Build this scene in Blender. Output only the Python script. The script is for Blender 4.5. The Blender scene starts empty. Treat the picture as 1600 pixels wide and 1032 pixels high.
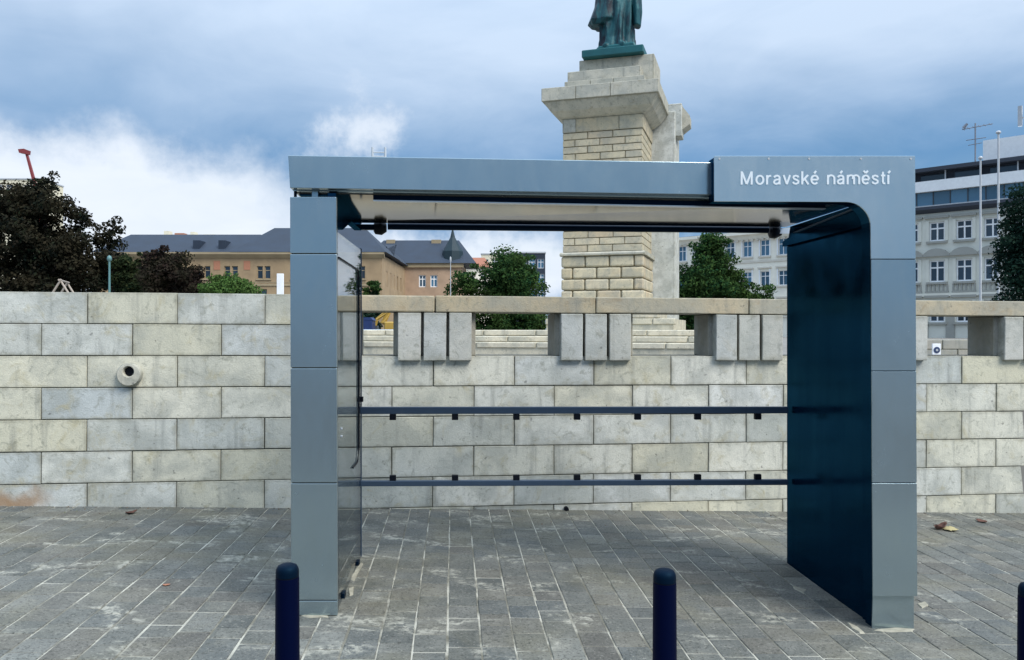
import bpy, bmesh, math, random
import numpy as np
from mathutils import Matrix, Vector, noise as mnoise
random.seed(7)
rng = np.random.default_rng(11)
R = math.radians
scene = bpy.context.scene
COL = scene.collection

# ------------------------------------------------------------------ camera
F = 1250.0; CX = 800.0; HY = 514.0; CH = 1.6          # focal length and horizon in photo pixels, eye height in metres
cam = bpy.data.cameras.new('camera'); cam.sensor_width = 36; cam.lens = 36 * F / 1600
cam.clip_start = 0.05; cam.clip_end = 6000; cam.shift_y = (HY - 516) / 1600
co = bpy.data.objects.new('camera', cam); COL.objects.link(co)
co.location = (0, 0, CH); co.rotation_euler = (R(90), 0, 0)
scene.camera = co
scene.view_settings.view_transform = 'Standard'; scene.view_settings.look = 'None'
scene.view_settings.gamma = 1; scene.view_settings.exposure = 1.15
scene.render.engine = 'CYCLES'

# ------------------------------------------------------------------ light
SUN_DIR = Vector((0.62, -0.50, 0.85)).normalized()      # towards the sun, a thin cloud in front of it
SUN_EL = math.asin(SUN_DIR.z); SUN_AZ = math.atan2(SUN_DIR.x, SUN_DIR.y)
sl = bpy.data.lights.new('sun', 'SUN'); sl.energy = 1.7; sl.angle = R(28); sl.color = (1, .95, .87)
so = bpy.data.objects.new('sun', sl); COL.objects.link(so)
so.rotation_euler = SUN_DIR.to_track_quat('Z', 'Y').to_euler(); so.location = (4, -4, 12)

class NT:
    """small helper round a node tree"""
    def __init__(s, tree): s.t = tree; s.n = tree.nodes; s.l = tree.links; s.n.clear()
    def add(s, typ, ins=None, **kw):
        n = s.n.new(typ)
        for k, v in kw.items(): setattr(n, k, v)
        for k, v in (ins or {}).items():
            i = n.inputs[k]
            if isinstance(v, bpy.types.NodeSocket): s.l.new(v, i)
            else: i.default_value = v
        return n
    def math(s, op, a, b=0.0, clamp=False):
        n = s.add('ShaderNodeMath', {0: a, 1: b}, operation=op); n.use_clamp = clamp; return n.outputs[0]
    def vmath(s, op, a, b=(0, 0, 0), out=0):
        n = s.add('ShaderNodeVectorMath', {0: a, 1: b}, operation=op); return n.outputs[out]
    def mix(s, fac, a, b, blend='MIX'):
        n = s.add('ShaderNodeMix', data_type='RGBA', blend_type=blend)
        for i, v in ((0, fac), (6, a), (7, b)):
            if isinstance(v, bpy.types.NodeSocket): s.l.new(v, n.inputs[i])
            else: n.inputs[i].default_value = (*v, 1) if isinstance(v, tuple) and len(v) == 3 else v
        return n.outputs[2]
    def noise(s, vec, scale, detail=4, rough=.55, dist=0.0):
        return s.add('ShaderNodeTexNoise', {'Vector': vec, 'Scale': scale, 'Detail': detail, 'Roughness': rough, 'Distortion': dist}).outputs[0]
    def rng(s, v, a, b, c=0.0, d=1.0, smooth=True):
        n = s.add('ShaderNodeMapRange', {0: v, 1: a, 2: b, 3: c, 4: d}); n.interpolation_type = 'SMOOTHSTEP' if smooth else 'LINEAR'; return n.outputs[0]

world = bpy.data.worlds.new('World'); scene.world = world; world.use_nodes = True
w = NT(world.node_tree)
sky = w.add('ShaderNodeTexSky', sky_type='NISHITA', sun_disc=False, sun_elevation=SUN_EL, sun_rotation=SUN_AZ)
sky.air_density = 1.2; sky.dust_density = 1.0; sky.ozone_density = 2.0
dirv = w.add('ShaderNodeTexCoord').outputs['Generated']
sep = w.add('ShaderNodeSeparateXYZ', {0: dirv})
zz = w.math('ADD', w.math('MAXIMUM', sep.outputs[2], 0.0), 0.16)
plane = w.vmath('DIVIDE', dirv, w.add('ShaderNodeCombineXYZ', {0: zz, 1: zz, 2: 1.0}).outputs[0])
n_big = w.noise(plane, .55, 5, .55, .6)
n_mid = w.noise(plane, 1.7, 8, .6, .5)
def blob(px, py, sx, sy, soft=.5):
    """soft elliptical patch of cloud round a direction, with a ragged edge"""
    d = Vector(((px - CX) / F, 1, (HY - py) / F)).normalized()
    df = w.vmath('SUBTRACT', dirv, tuple(d))
    warp = w.add('ShaderNodeTexNoise', {'Vector': dirv, 'Scale': 6.5, 'Detail': 7, 'Roughness': .62})
    df = w.vmath('ADD', df, w.vmath('MULTIPLY', w.vmath('SUBTRACT', warp.outputs['Color'], (.5, .5, .5)), (.26, .1, .17)))
    q = w.vmath('DIVIDE', df, (sx / F, .6, sy / F))
    ln = w.vmath('LENGTH', q, out=1)
    return w.rng(ln, 1.0 + soft * .5, 1.0 - soft, 0.0, 1.0)
el = sep.outputs[2]
# grey-blue sheet of cloud, paler towards the zenith, darker and bluer in its lower edge
t = w.math('ADD', w.rng(el, .14, .39), w.math('MULTIPLY', w.math('SUBTRACT', n_big, .5), 1.5), clamp=True)
t = w.math('ADD', t, w.math('MULTIPLY', w.math('SUBTRACT', n_mid, .5), .75), clamp=True)
sheet = w.mix(t, (.064, .145, .262), (.285, .35, .44))
white = w.mix(n_mid, (.33, .375, .435), (.44, .465, .50))
bank = w.math('MAXIMUM', blob(120, 330, 420, 115), w.math('MULTIPLY', blob(543, 212, 46, 40, .9), .85))
bank = w.math('MAXIMUM', bank, w.math('MULTIPLY', blob(720, 425, 380, 85), .95))
bank = w.math('MAXIMUM', bank, w.math('MULTIPLY', w.rng(w.noise(plane, .8, 6, .6, .4), .60, .74), .6))
cloud = w.mix(bank, sheet, white)
cover = w.rng(n_big, .30, .52, .62, 1.0)
cover = w.math('MAXIMUM', cover, bank)
bg_sky = w.add('ShaderNodeBackground', {'Color': sky.outputs[0], 'Strength': .06})
# an overcast sky grows evenly brighter towards the zenith
bg_cl = w.add('ShaderNodeBackground', {'Color': cloud, 'Strength': w.rng(el, .30, 1.0, 1.0, 2.6)})
ms = w.add('ShaderNodeMixShader', {0: cover, 1: bg_sky.outputs[0], 2: bg_cl.outputs[0]})
w.add('ShaderNodeOutputWorld', {'Surface': ms.outputs[0]})

# ------------------------------------------------------------------ materials
def new_mat(name):
    m = bpy.data.materials.new(name); m.use_nodes = True
    return m, NT(m.node_tree)
def finish(nt, color, rough=.7, metal=0.0, bump=None, bump_d=.01, spec=.5, extra=None):
    ins = {'Base Color': color if isinstance(color, bpy.types.NodeSocket) else (*color, 1), 'Roughness': rough, 'Metallic': metal, 'Specular IOR Level': spec}
    ins.update(extra or {})
    b = nt.add('ShaderNodeBsdfPrincipled', ins)
    if bump is not None:
        bn = nt.add('ShaderNodeBump', {'Height': bump, 'Strength': .6, 'Distance': bump_d})
        nt.l.new(bn.outputs[0], b.inputs['Normal'])
    nt.add('ShaderNodeOutputMaterial', {'Surface': b.outputs[0]})
def pos(nt): return nt.add('ShaderNodeNewGeometry').outputs['Position']
def rnd(nt):
    a = nt.add('ShaderNodeObjectInfo').outputs['Random']; b = nt.add('ShaderNodeNewGeometry').outputs['Random Per Island']
    return nt.math('FRACT', nt.math('ADD', a, nt.math('MULTIPLY', b, 7.31)))
def ramp(nt, fac, stops, interp='LINEAR'):
    n = nt.add('ShaderNodeValToRGB', {0: fac}); cr = n.color_ramp; cr.interpolation = interp
    while len(cr.elements) < len(stops): cr.elements.new(.5)
    for e, (p, c) in zip(cr.elements, stops): e.position = p; e.color = (*c, 1)
    return n.outputs[0]
M = {}
def simple(name, color, rough=.6, metal=0.0, var=.12, scale=6, spec=.5, extra=None):
    m, nt = new_mat(name); p = pos(nt)
    n = nt.noise(p, scale, 5)
    c = nt.mix(n, tuple(x * (1 - var) for x in color), tuple(min(1, x * (1 + var)) for x in color))
    finish(nt, c, nt.math('ADD', rough - .06, nt.math('MULTIPLY', n, .12)), metal, None, spec=spec, extra=extra)
    M[name] = m; return m

def wall_stone(name, stops, streak=.35, warm=(.40, .33, .20), warm_amt=.5, rust=None):
    m, nt = new_mat(name); p = pos(nt); r = rnd(nt)
    base = ramp(nt, r, stops)
    off = nt.vmath('ADD', p, nt.add('ShaderNodeCombineXYZ', {0: nt.math('MULTIPLY', r, 37.), 1: 0.0, 2: nt.math('MULTIPLY', r, 11.)}).outputs[0])
    cl = nt.noise(off, 2.6, 6, .6, .4)
    lg = nt.noise(p, .9, 5, .6, .8)
    base = nt.mix(nt.rng(lg, .42, .64, 0, .55), base, nt.mix(.5, base, (.42, .42, .33)))
    c = nt.mix(nt.rng(cl, .40, .66, 0, .9), base, nt.mix(.55, base, (.25, .27, .25)))
    cl2 = nt.noise(off, 5.5, 5, .65, .8)
    c = nt.mix(nt.math('MULTIPLY', nt.rng(cl2, .52, .75), warm_amt), c, warm)
    stv = nt.vmath('MULTIPLY', off, (9., 9., .8))
    st = nt.noise(stv, 1.0, 5, .6)
    c = nt.mix(nt.math('MULTIPLY', nt.rng(st, .54, .75), streak), c, (.16, .17, .16))
    gen = nt.add('ShaderNodeTexCoord').outputs['Generated']
    gs_ = nt.add('ShaderNodeSeparateXYZ', {0: gen})
    ed = []
    for ch, k in ((0, 2.4), (2, 1.0)):
        ed.append(nt.math('MULTIPLY', nt.math('MINIMUM', gs_.outputs[ch], nt.math('SUBTRACT', 1.0, gs_.outputs[ch])), k))
    edge = nt.math('ADD', nt.math('MINIMUM', ed[0], ed[1]), nt.math('MULTIPLY', nt.math('SUBTRACT', nt.noise(p, 9, 6, .65), .5), .34))
    c = nt.mix(nt.rng(edge, .12, -.06, 0, .6), c, (.22, .21, .15))
    fine = nt.noise(p, 85, 3, .7)
    c = nt.mix(nt.rng(fine, .3, .75, 0, .22), c, (.2, .2, .19))
    spk = nt.noise(p, 19, 2, .5)
    c = nt.mix(nt.rng(spk, .69, .77, 0, .6), c, (.09, .09, .085))
    pt = nt.noise(off, 13, 6, .7, 1.2)
    c = nt.mix(nt.rng(pt, .53, .68, 0, .5), c, (.20, .205, .165))
    if rust:
        d = nt.vmath('SUBTRACT', p, rust)
        d = nt.vmath('ADD', d, nt.vmath('MULTIPLY', nt.vmath('SUBTRACT', nt.add('ShaderNodeTexNoise', {'Vector': p, 'Scale': 4.5, 'Detail': 6}).outputs['Color'], (.5, .5, .5)), (.5, 0, .3)))
        ln = nt.vmath('LENGTH', nt.vmath('DIVIDE', d, (.42, 1, .11)), out=1)
        c = nt.mix(nt.rng(ln, 1.2, .3, 0, .8), c, (.29, .165, .075))
    h = nt.math('ADD', nt.math('MULTIPLY', fine, .5), cl2)
    finish(nt, c, .82, 0, h, .010, spec=.25)
    M[name] = m; return m
WS = [(0, (.44, .455, .41)), (.18, (.66, .665, .61)), (.36, (.69, .655, .51)), (.52, (.48, .515, .51)), (.70, (.78, .775, .72)), (.86, (.60, .57, .43)), (1, (.57, .58, .535))]
wall_stone('wall_granite', WS, .5, (.40, .35, .2), .62, rust=(-4.32, 6.7, .16))
wall_stone('coping_granite', [(0, (.42, .34, .21)), (.5, (.47, .39, .26)), (1, (.54, .48, .36))], .45, (.30, .21, .11), .6)
wall_stone('baluster_granite', [(0, (.47, .49, .475)), (.5, (.54, .55, .52)), (1, (.52, .51, .46))], .5, warm_amt=.22)
wall_stone('pier_granite', [(0, (.33, .31, .27)), (1, (.40, .37, .31))], .5)
wall_stone('monument_stone', [(0, (.58, .48, .31)), (.4, (.66, .57, .39)), (.7, (.70, .60, .42)), (1, (.56, .43, .27))], .2, (.40, .29, .17), .4)
wall_stone('monument_smooth', [(0, (.50, .48, .40)), (1, (.56, .53, .44))], .55, (.34, .29, .2), .5)
wall_stone('pylon_stone', [(0, (.66, .68, .65)), (1, (.70, .71, .68))], .25, (.5, .5, .42), .3)
wall_stone('step_stone', [(0, (.68, .61, .46)), (1, (.76, .69, .54))], .2, (.42, .33, .2), .35)
simple('monument_mortar', (.30, .235, .14), .95, var=.3, scale=14, spec=.1)
simple('joint_mortar', (.17, .165, .135), .95, var=.5, scale=20, spec=.1)

# paving
m, nt = new_mat('paver'); p = pos(nt); r = rnd(nt)
c = ramp(nt, r, [(0, (.066, .073, .069)), (.25, (.118, .122, .108)), (.45, (.084, .094, .093)), (.65, (.138, .134, .112)), (.85, (.092, .089, .078)), (1, (.165, .172, .156))])
big = nt.noise(p, 1.1, 5, .6, .5)
c = nt.mix(nt.rng(big, .45, .66, 0, .6), c, (.165, .155, .108))
mid = nt.noise(p, 7, 5, .65)
c = nt.mix(nt.rng(mid, .4, .7, 0, .45), c, nt.mix(.5, c, (.30, .30, .27)))
sp = nt.noise(p, 62, 4, .75)
c = nt.mix(nt.rng(sp, .50, .64, 0, .75), c, (.035, .036, .032))
sp2 = nt.noise(nt.vmath('ADD', p, (3.1, 8.2, 0)), 70, 4, .75)
c = nt.mix(nt.rng(sp2, .55, .70, 0, .6), c, (.34, .33, .28))
lime = nt.math('MULTIPLY', nt.rng(nt.noise(nt.vmath('MULTIPLY', p, (1, 1.9, 1)), 1.6, 9, .68, .5), .53, .64), nt.rng(nt.noise(p, 24, 6, .7), .42, .58))
c = nt.mix(nt.math('MULTIPLY', lime, .65), c, (.44, .43, .36))
finish(nt, c, nt.rng(mid, .3, .7, .62, .85), 0, nt.math('ADD', sp, mid), .004, spec=.35); M['paver'] = m
m, nt = new_mat('paving_sand'); p = pos(nt)
n1 = nt.noise(p, 3, 6, .6); n2 = nt.noise(p, 60, 3, .7)
c = nt.mix(nt.rng(n1, .40, .62), (.15, .145, .115), (.45, .44, .375)); c = nt.mix(nt.rng(n2, .4, .7, 0, .4), c, (.2, .2, .18))
finish(nt, c, .95, 0, n2, .004, spec=.1); M['paving_sand'] = m
simple('paving_mortar', (.31, .295, .235), .95, var=.5, scale=25, spec=.1)
simple('asphalt', (.055, .056, .058), .85, var=.35, scale=30)
simple('plaza_ground', (.20, .19, .17), .9, var=.3, scale=.6)

def paint(name, color, rough, metal=0.0, coat=0.0, dust=.05, spec=.5, stint=(1, 1, 1)):
    m, nt = new_mat(name); p = pos(nt)
    n = nt.noise(p, 2.2, 6, .6); f = nt.noise(p, 45, 4, .7)
    c = nt.mix(n, tuple(x * .92 for x in color), tuple(min(1, x * 1.08) for x in color))
    c = nt.mix(nt.rng(nt.noise(nt.vmath('MULTIPLY', p, (14, 14, 1.2)), 1, 5), .55, .8, 0, dust), c, (.3, .31, .3))
    sm = nt.noise(nt.vmath('MULTIPLY', p, (7, 7, 2.2)), 1.3, 7, .7, .8)
    ro = nt.math('ADD', nt.rng(sm, .3, .7, rough - .025, rough + .05), nt.math('MULTIPLY', f, .06))
    finish(nt, c, ro, metal, nt.noise(p, 1.1, 1), .006, spec=spec, extra={'Coat Weight': coat, 'Coat Roughness': .12, 'Specular Tint': (*stint, 1)}); M[name] = m
paint('steel_paint', (.345, .43, .46), .19, .85, 0, .05)
paint('steel_sign', (.48, .555, .575), .17, .85, 0, .0)
m, nt = new_mat('dark_panel'); p = pos(nt)
n = nt.noise(p, 3, 5); st = nt.noise(nt.vmath('MULTIPLY', p, (9, 9, 1.1)), 1, 5)
df = nt.add('ShaderNodeBsdfDiffuse', {'Color': nt.mix(n, (.0006, .004, .011), (.0012, .007, .016))})
gl = nt.add('ShaderNodeBsdfGlossy', {'Color': nt.mix(st, (.004, .026, .056), (.009, .048, .088)), 'Roughness': nt.rng(n, .3, .7, .12, .26)})
ad = nt.add('ShaderNodeAddShader', {0: df.outputs[0], 1: gl.outputs[0]}); nt.add('ShaderNodeOutputMaterial', {'Surface': ad.outputs[0]}); M['dark_panel'] = m
paint('dark_paint', (.002, .007, .017), .4, 0, 0, 0, .2, (.2, .5, .9))
paint('rail_paint', (.045, .075, .12), .34, .3, 0, .05)
paint('bollard_paint', (.0006, .0016, .013), .5, 0, 0, .0, .12, (.2, .35, 1))
paint('bollard_cap', (.0007, .004, .012), .5, 0, 0, .0, .15, (.2, .6, 1))
simple('ceiling_mirror', (.115, .10, .078), .09, 1.0, var=.05, scale=2)
simple('black_rubber', (.0025, .004, .009), .5, spec=.2)
simple('light_metal', (.62, .66, .70), .3, .6, var=.05)
simple('letter_white', (.66, .72, .76), .4, 0, var=.03)
simple('pipe_plaster', (.62, .60, .52), .8, var=.15, scale=15)
m, nt = new_mat('side_glass')
fr = nt.add('ShaderNodeFresnel', {'IOR': 1.45})
tr = nt.add('ShaderNodeBsdfTransparent', {'Color': (.70, .76, .80, 1)}); gl = nt.add('ShaderNodeBsdfGlossy', {'Color': (1, 1, 1, 1), 'Roughness': .02})
mx = nt.add('ShaderNodeMixShader', {0: nt.math('MULTIPLY', fr.outputs[0], .8), 1: tr.outputs[0], 2: gl.outputs[0]})
nt.add('ShaderNodeOutputMaterial', {'Surface': mx.outputs[0]}); M['side_glass'] = m
m, nt = new_mat('bronze'); p = pos(nt)
n = nt.noise(nt.vmath('MULTIPLY', p, (3.5, 3.5, .9)), 1.6, 6, .65, .4); n2 = nt.noise(p, 9, 5)
c = nt.mix(nt.rng(n, .36, .62), (.002, .008, .018), (.008, .085, .10)); c = nt.mix(nt.rng(n2, .55, .8, 0, .5), c, (.03, .15, .16))
finish(nt, c, .55, .25, n2, .01); M['bronze'] = m
m, nt = new_mat('bronze_plinth'); p = pos(nt)
n = nt.noise(p, 3, 6, .6)
finish(nt, nt.mix(n, (.003, .045, .06), (.010, .14, .15)), .55, .2); M['bronze_plinth'] = m

def leafmat(name, cols, tint, transl=.25):
    m, nt = new_mat(name); p = pos(nt)
    r = nt.add('ShaderNodeNewGeometry').outputs['Random Per Island']
    c = ramp(nt, r, [(i / (len(cols) - 1), k) for i, k in enumerate(cols)])
    c = nt.mix(nt.rng(nt.noise(p, .55, 3, .5), .38, .66, 0, .85), c, tint)
    d = nt.add('ShaderNodeBsdfDiffuse', {'Color': c}); g = nt.add('ShaderNodeBsdfTranslucent', {'Color': c})
    x = nt.add('ShaderNodeMixShader', {0: transl, 1: d.outputs[0], 2: g.outputs[0]})
    nt.add('ShaderNodeOutputMaterial', {'Surface': x.outputs[0]}); M[name] = m
leafmat('leaf_purple', [(.004, .009, .010), (.012, .016, .012), (.030, .026, .019), (.014, .026, .015)], (.034, .029, .018), .15)
leafmat('leaf_rust', [(.014, .013, .013), (.038, .024, .021), (.028, .026, .020)], (.030, .032, .018))
leafmat('leaf_green', [(.045, .10, .025), (.085, .15, .04), (.06, .12, .04)], (.09, .14, .045))
leafmat('leaf_deep', [(.010, .038, .020), (.030, .075, .026), (.060, .11, .032)], (.050, .085, .024))
leafmat('leaf_dark', [(.006, .020, .016), (.016, .038, .026), (.030, .055, .035)], (.010, .024, .020))
leafmat('leaf_olive', [(.010, .022, .012), (.028, .042, .020), (.055, .062, .026)], (.030, .040, .018))
m, nt = new_mat('grit'); r = rnd(nt)
finish(nt, ramp(nt, r, [(0, (.03, .025, .02)), (.4, (.12, .08, .045)), (.7, (.25, .24, .2)), (1, (.10, .12, .05))]), .9); M['grit'] = m
simple('bark', (.055, .045, .036), .9, var=.3, scale=8)
for nm, c_, r_ in (('palace_wall', (.30, .215, .125), .85), ('palace_wall_pink', (.36, .25, .17), .85), ('palace_trim', (.30, .24, .15), .85), ('terracotta', (.36, .16, .095), .85),
                   ('slate', (.018, .030, .050), .75), ('slate_dark', (.012, .022, .04), .6), ('spire_green', (.006, .024, .034), .7), ('plaster_white', (.80, .76, .65), .85),
                   ('plaster_trim', (.60, .56, .48), .85), ('plaster_grey', (.60, .60, .53), .85), ('plaster_grey_trim', (.28, .285, .26), .85), ('band_white', (.78, .79, .79), .6),
                   ('cornice_dark', (.030, .038, .055), .6), ('frame_white', (.76, .77, .78), .5), ('frame_dark', (.05, .055, .06), .5), ('roof_red', (.30, .12, .07), .8),
                   ('cream_wall', (.66, .61, .46), .85), ('pole_grey', (.42, .44, .46), .4), ('pole_green', (.09, .20, .20), .5), ('crane_red', (.20, .03, .03), .5),
                   ('yellow_paint', (.40, .26, .05), .5), ('blue_paint', (.008, .025, .10), .5), ('pale_blue', (.50, .62, .78), .5), ('tyre', (.02, .02, .02), .8), ('timber', (.36, .31, .26), .8),
                   ('sign_white', (.82, .83, .85), .5), ('dial_blue', (.025, .045, .11), .4), ('leaf_brown', (.11, .05, .035), .8), ('leaf_yellow', (.38, .33, .17), .8), ('antenna_grey', (.20, .22, .26), .5)):
    simple(nm, c_, r_, 0, var=.42 if 'palace' in nm or 'slate' in nm else .14, scale=.55 if 'palace' in nm or 'slate' in nm else 1.3 if 'wall' in nm or 'plaster' in nm or 'slate' in nm else 4)
def glassmat(name, col, rough=.08):
    m, nt = new_mat(name); p = pos(nt); r = rnd(nt)
    c = nt.mix(r, tuple(x * .55 for x in col), tuple(x * 1.4 for x in col))
    finish(nt, c, rough, 0, None, spec=.8); M[name] = m
glassmat('pane_dark', (.022, .034, .05)); glassmat('pane_blue', (.055, .13, .20)); glassmat('pane_glass_band', (.07, .15, .22), .05)

# ------------------------------------------------------------------ mesh helpers
def link(o, parent=None):
    COL.objects.link(o)
    if parent is not None: o.parent = parent
    return o
def tag(o, label=None, cat=None, group=None, kind=None):
    for k, v in (('label', label), ('category', cat), ('group', group), ('kind', kind)):
        if v: o[k] = v
    return o
def thing(name, label, cat, loc=(0, 0, 0), rz=0.0, group=None, mat4=None):
    o = bpy.data.objects.new(name, None); o.empty_display_size = .2; COL.objects.link(o)
    if mat4 is not None: o.matrix_world = mat4
    else: o.location = loc; o.rotation_euler = (0, 0, rz)
    return tag(o, label, cat, group)
class MB:
    def __init__(s): s.bm = bmesh.new()
    def hexa(s, p):          # 8 points: bottom ring 0-3, top ring 4-7
        v = [s.bm.verts.new(q) for q in p]
        for f in ((3, 2, 1, 0), (4, 5, 6, 7), (0, 1, 5, 4), (1, 2, 6, 5), (2, 3, 7, 6), (3, 0, 4, 7)): s.bm.faces.new([v[i] for i in f])
        return s
    def box(s, x0, x1, y0, y1, z0, z1, j=0.0):
        p = [(x0, y0, z0), (x1, y0, z0), (x1, y1, z0), (x0, y1, z0), (x0, y0, z1), (x1, y0, z1), (x1, y1, z1), (x0, y1, z1)]
        if j: p = [tuple(c + random.uniform(-j, j) for c in q) for q in p]
        return s.hexa(p)
    def prism(s, poly, ax, a, b):   # polygon in the other two axes, extruded along ax from a to b
        def mk(t, q): return {'x': (t, q[0], q[1]), 'y': (q[0], t, q[1]), 'z': (q[0], q[1], t)}[ax]
        A = [s.bm.verts.new(mk(a, q)) for q in poly]; B = [s.bm.verts.new(mk(b, q)) for q in poly]; n = len(poly)
        s.bm.faces.new(A); s.bm.faces.new(B[::-1])
        for i in range(n): s.bm.faces.new((A[i], B[i], B[(i + 1) % n], A[(i + 1) % n]))
        return s
    def tube(s, pts, rad, n=10, caps=True):
        pts = [Vector(p) for p in pts]; rad = rad if isinstance(rad, (list, tuple)) else [rad] * len(pts); rings = []
        for i, p in enumerate(pts):
            d = (pts[min(i + 1, len(pts) - 1)] - pts[max(i - 1, 0)]).normalized()
            ux = d.orthogonal().normalized() if abs(d.z) < .99 else Vector((1, 0, 0)); ux = (ux - d * ux.dot(d)).normalized(); uy = d.cross(ux)
            rings.append([s.bm.verts.new(p + (ux * math.cos(k * 2 * math.pi / n) + uy * math.sin(k * 2 * math.pi / n)) * rad[i]) for k in range(n)])
        for a, b in zip(rings, rings[1:]):
            for k in range(n): s.bm.faces.new((a[k], a[(k + 1) % n], b[(k + 1) % n], b[k]))
        if caps: s.bm.faces.new(rings[0][::-1]); s.bm.faces.new(rings[-1])
        return s
    def lathe(s, prof, n=24, c=(0, 0)):
        rings = [[s.bm.verts.new((c[0] + r * math.cos(k * 2 * math.pi / n), c[1] + r * math.sin(k * 2 * math.pi / n), z)) for k in range(n)] for r, z in prof]
        for a, b in zip(rings, rings[1:]):
            for k in range(n): s.bm.faces.new((a[k], a[(k + 1) % n], b[(k + 1) % n], b[k]))
        s.bm.faces.new(rings[0][::-1]); s.bm.faces.new(rings[-1]); return s
    def bevel(s, w, seg=1, angle=30):
        s.bm.normal_update()
        es = [e for e in s.bm.edges if len(e.link_faces) == 2 and e.calc_face_angle(0) > R(angle)]
        bmesh.ops.bevel(s.bm, geom=es, offset=w, segments=seg, affect='EDGES', profile=.5); return s
    def mesh(s, name, mat, smooth=False):
        bmesh.ops.recalc_face_normals(s.bm, faces=s.bm.faces)
        me = bpy.data.meshes.new(name); s.bm.to_mesh(me); s.bm.free(); me.materials.append(M[mat])
        if smooth:
            me.polygons.foreach_set('use_smooth', [True] * len(me.polygons))
            me.set_sharp_from_angle(angle=R(40))
        return me
    def build(s, name, mat, parent=None, smooth=False, loc=None):
        o = bpy.data.objects.new(name, s.mesh(name, mat, smooth)); link(o, parent)
        if loc: o.location = loc
        return o
def quick(name, mat, parent, *b, bevel=0):
    m_ = MB().box(*b)
    if bevel: m_.bevel(bevel)
    return m_.build(name, mat, parent)
def at(px, py, D): return Vector(((px - CX) / F * D, D, CH - (py - HY) / F * D))
class Plane:
    """vertical plane through (ox,oy) running along angle th; turns a photo pixel into (u along, Z)"""
    def __init__(s, ox, oy, th): s.o = (ox, oy); s.c, s.s = math.cos(th), math.sin(th); s.th = th
    def uz(s, px, py, v=0.0):
        a = (px - CX) / F; ox = s.o[0] - v * s.s; oy = s.o[1] + v * s.c
        # t*a = ox+u*c ; t = oy+u*s
        u = (oy * a - ox) / (s.c - a * s.s); t = oy + u * s.s
        return u, CH - (py - HY) / F * t
    def u(s, px, v=0.0): return s.uz(px, 0, v)[0]

# ------------------------------------------------------------------ ground
GS = -.035                                             # the street falls to the right
def gz(x): return GS * (x + 1.24)
sheet_o = MB().box(-2500, 2500, -2500, 2500, -1.6, -.62).build('ground', 'asphalt'); tag(sheet_o, kind='structure')
plz = MB().box(-900, 900, 7.9, 2200, -.6, .80).build('plaza', 'plaza_ground'); tag(plz, kind='structure')
tilt = Matrix(((math.cos(math.atan(GS)), 0, -math.sin(math.atan(GS)), 0), (0, 1, 0, 0), (math.sin(math.atan(GS)), 0, math.cos(math.atan(GS)), 0), (0, 0, 0, 1)))
PV = Matrix.Translation((-1.24, 4.46, 0)) @ tilt @ Matrix.Rotation(R(4.2), 4, 'Z')
pv = MB().box(-11, 13, -3.4, 3.9, -.30, -.004).build('pavement', 'paving_sand'); pv.matrix_world = PV; tag(pv, kind='structure')
# pavers: columns running away from the street, unequal lengths, thin sand joints
CW = .176; TOP = .0
LENS = [.135, .175, .20, .235, .29]
def paver_bm(mb, x, y, wd, ln, dz=0.0, ang=0.0):
    b = .004; h = TOP + dz
    x0, x1, y0, y1 = x - wd / 2, x + wd / 2, y - ln / 2, y + ln / 2
    lo = [(x0, y0, -.012), (x1, y0, -.012), (x1, y1, -.012), (x0, y1, -.012)]
    mi = [(x0, y0, h - .004), (x1, y0, h - .004), (x1, y1, h - .004), (x0, y1, h - .004)]
    hi = [(x0 + b, y0 + b, h), (x1 - b, y0 + b, h), (x1 - b, y1 - b, h), (x0 + b, y1 - b, h)]
    V = [[mb.bm.verts.new(q) for q in ring] for ring in (lo, mi, hi)]
    for A, B in zip(V, V[1:]):
        for k in range(4): mb.bm.faces.new((A[k], A[(k + 1) % 4], B[(k + 1) % 4], B[k]))
    mb.bm.faces.new(V[2])
pav = []
ncol = 62
for i in range(-ncol // 2 - 2, ncol // 2 + 14):
    y = -3.3 + random.uniform(0, .2)
    while y < 3.85:
        L = random.choices(range(5), (1, 3, 4, 3, 2))[0]
        pav.append((i * CW + CW / 2, y + LENS[L] / 2, L)); y += LENS[L]
def shown(q):
    p_ = PV @ Vector((q[0], q[1], 0))
    if p_.y < 2.5: return -1
    px, py = CX + F * p_.x / p_.y, HY - F * (p_.z - CH) / p_.y
    if not (-10 < px < 1610 and py < 1040): return -1
    return LENS[q[2]] * CW / p_.y ** 3
order = sorted(pav, key=shown, reverse=True)
pm = []
for L in range(5):
    t_ = MB(); paver_bm(t_, 0, 0, CW - .008, LENS[L] - .007); pm.append(t_.mesh('paving_stone', 'paver'))
for k, (x, y, L) in enumerate(order[:298]):
    o = bpy.data.objects.new('paving_stone', pm[L]); link(o, pv); o.location = (x + random.gauss(0, .0012), y, random.uniform(-.002, .002)); o.scale = (random.uniform(.982, 1.012), random.uniform(.98, 1.012), 1); o.rotation_euler = (random.gauss(0, .003), random.gauss(0, .003), random.gauss(0, .004))
rest = MB()
for x, y, L in order[298:]: paver_bm(rest, x, y, CW - random.uniform(.005, .010), LENS[L] - random.uniform(.004, .010), random.uniform(-.0015, .0015))
ro = rest.build('paving_stones', 'paver', pv); tag(ro, kind='stuff')

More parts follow.
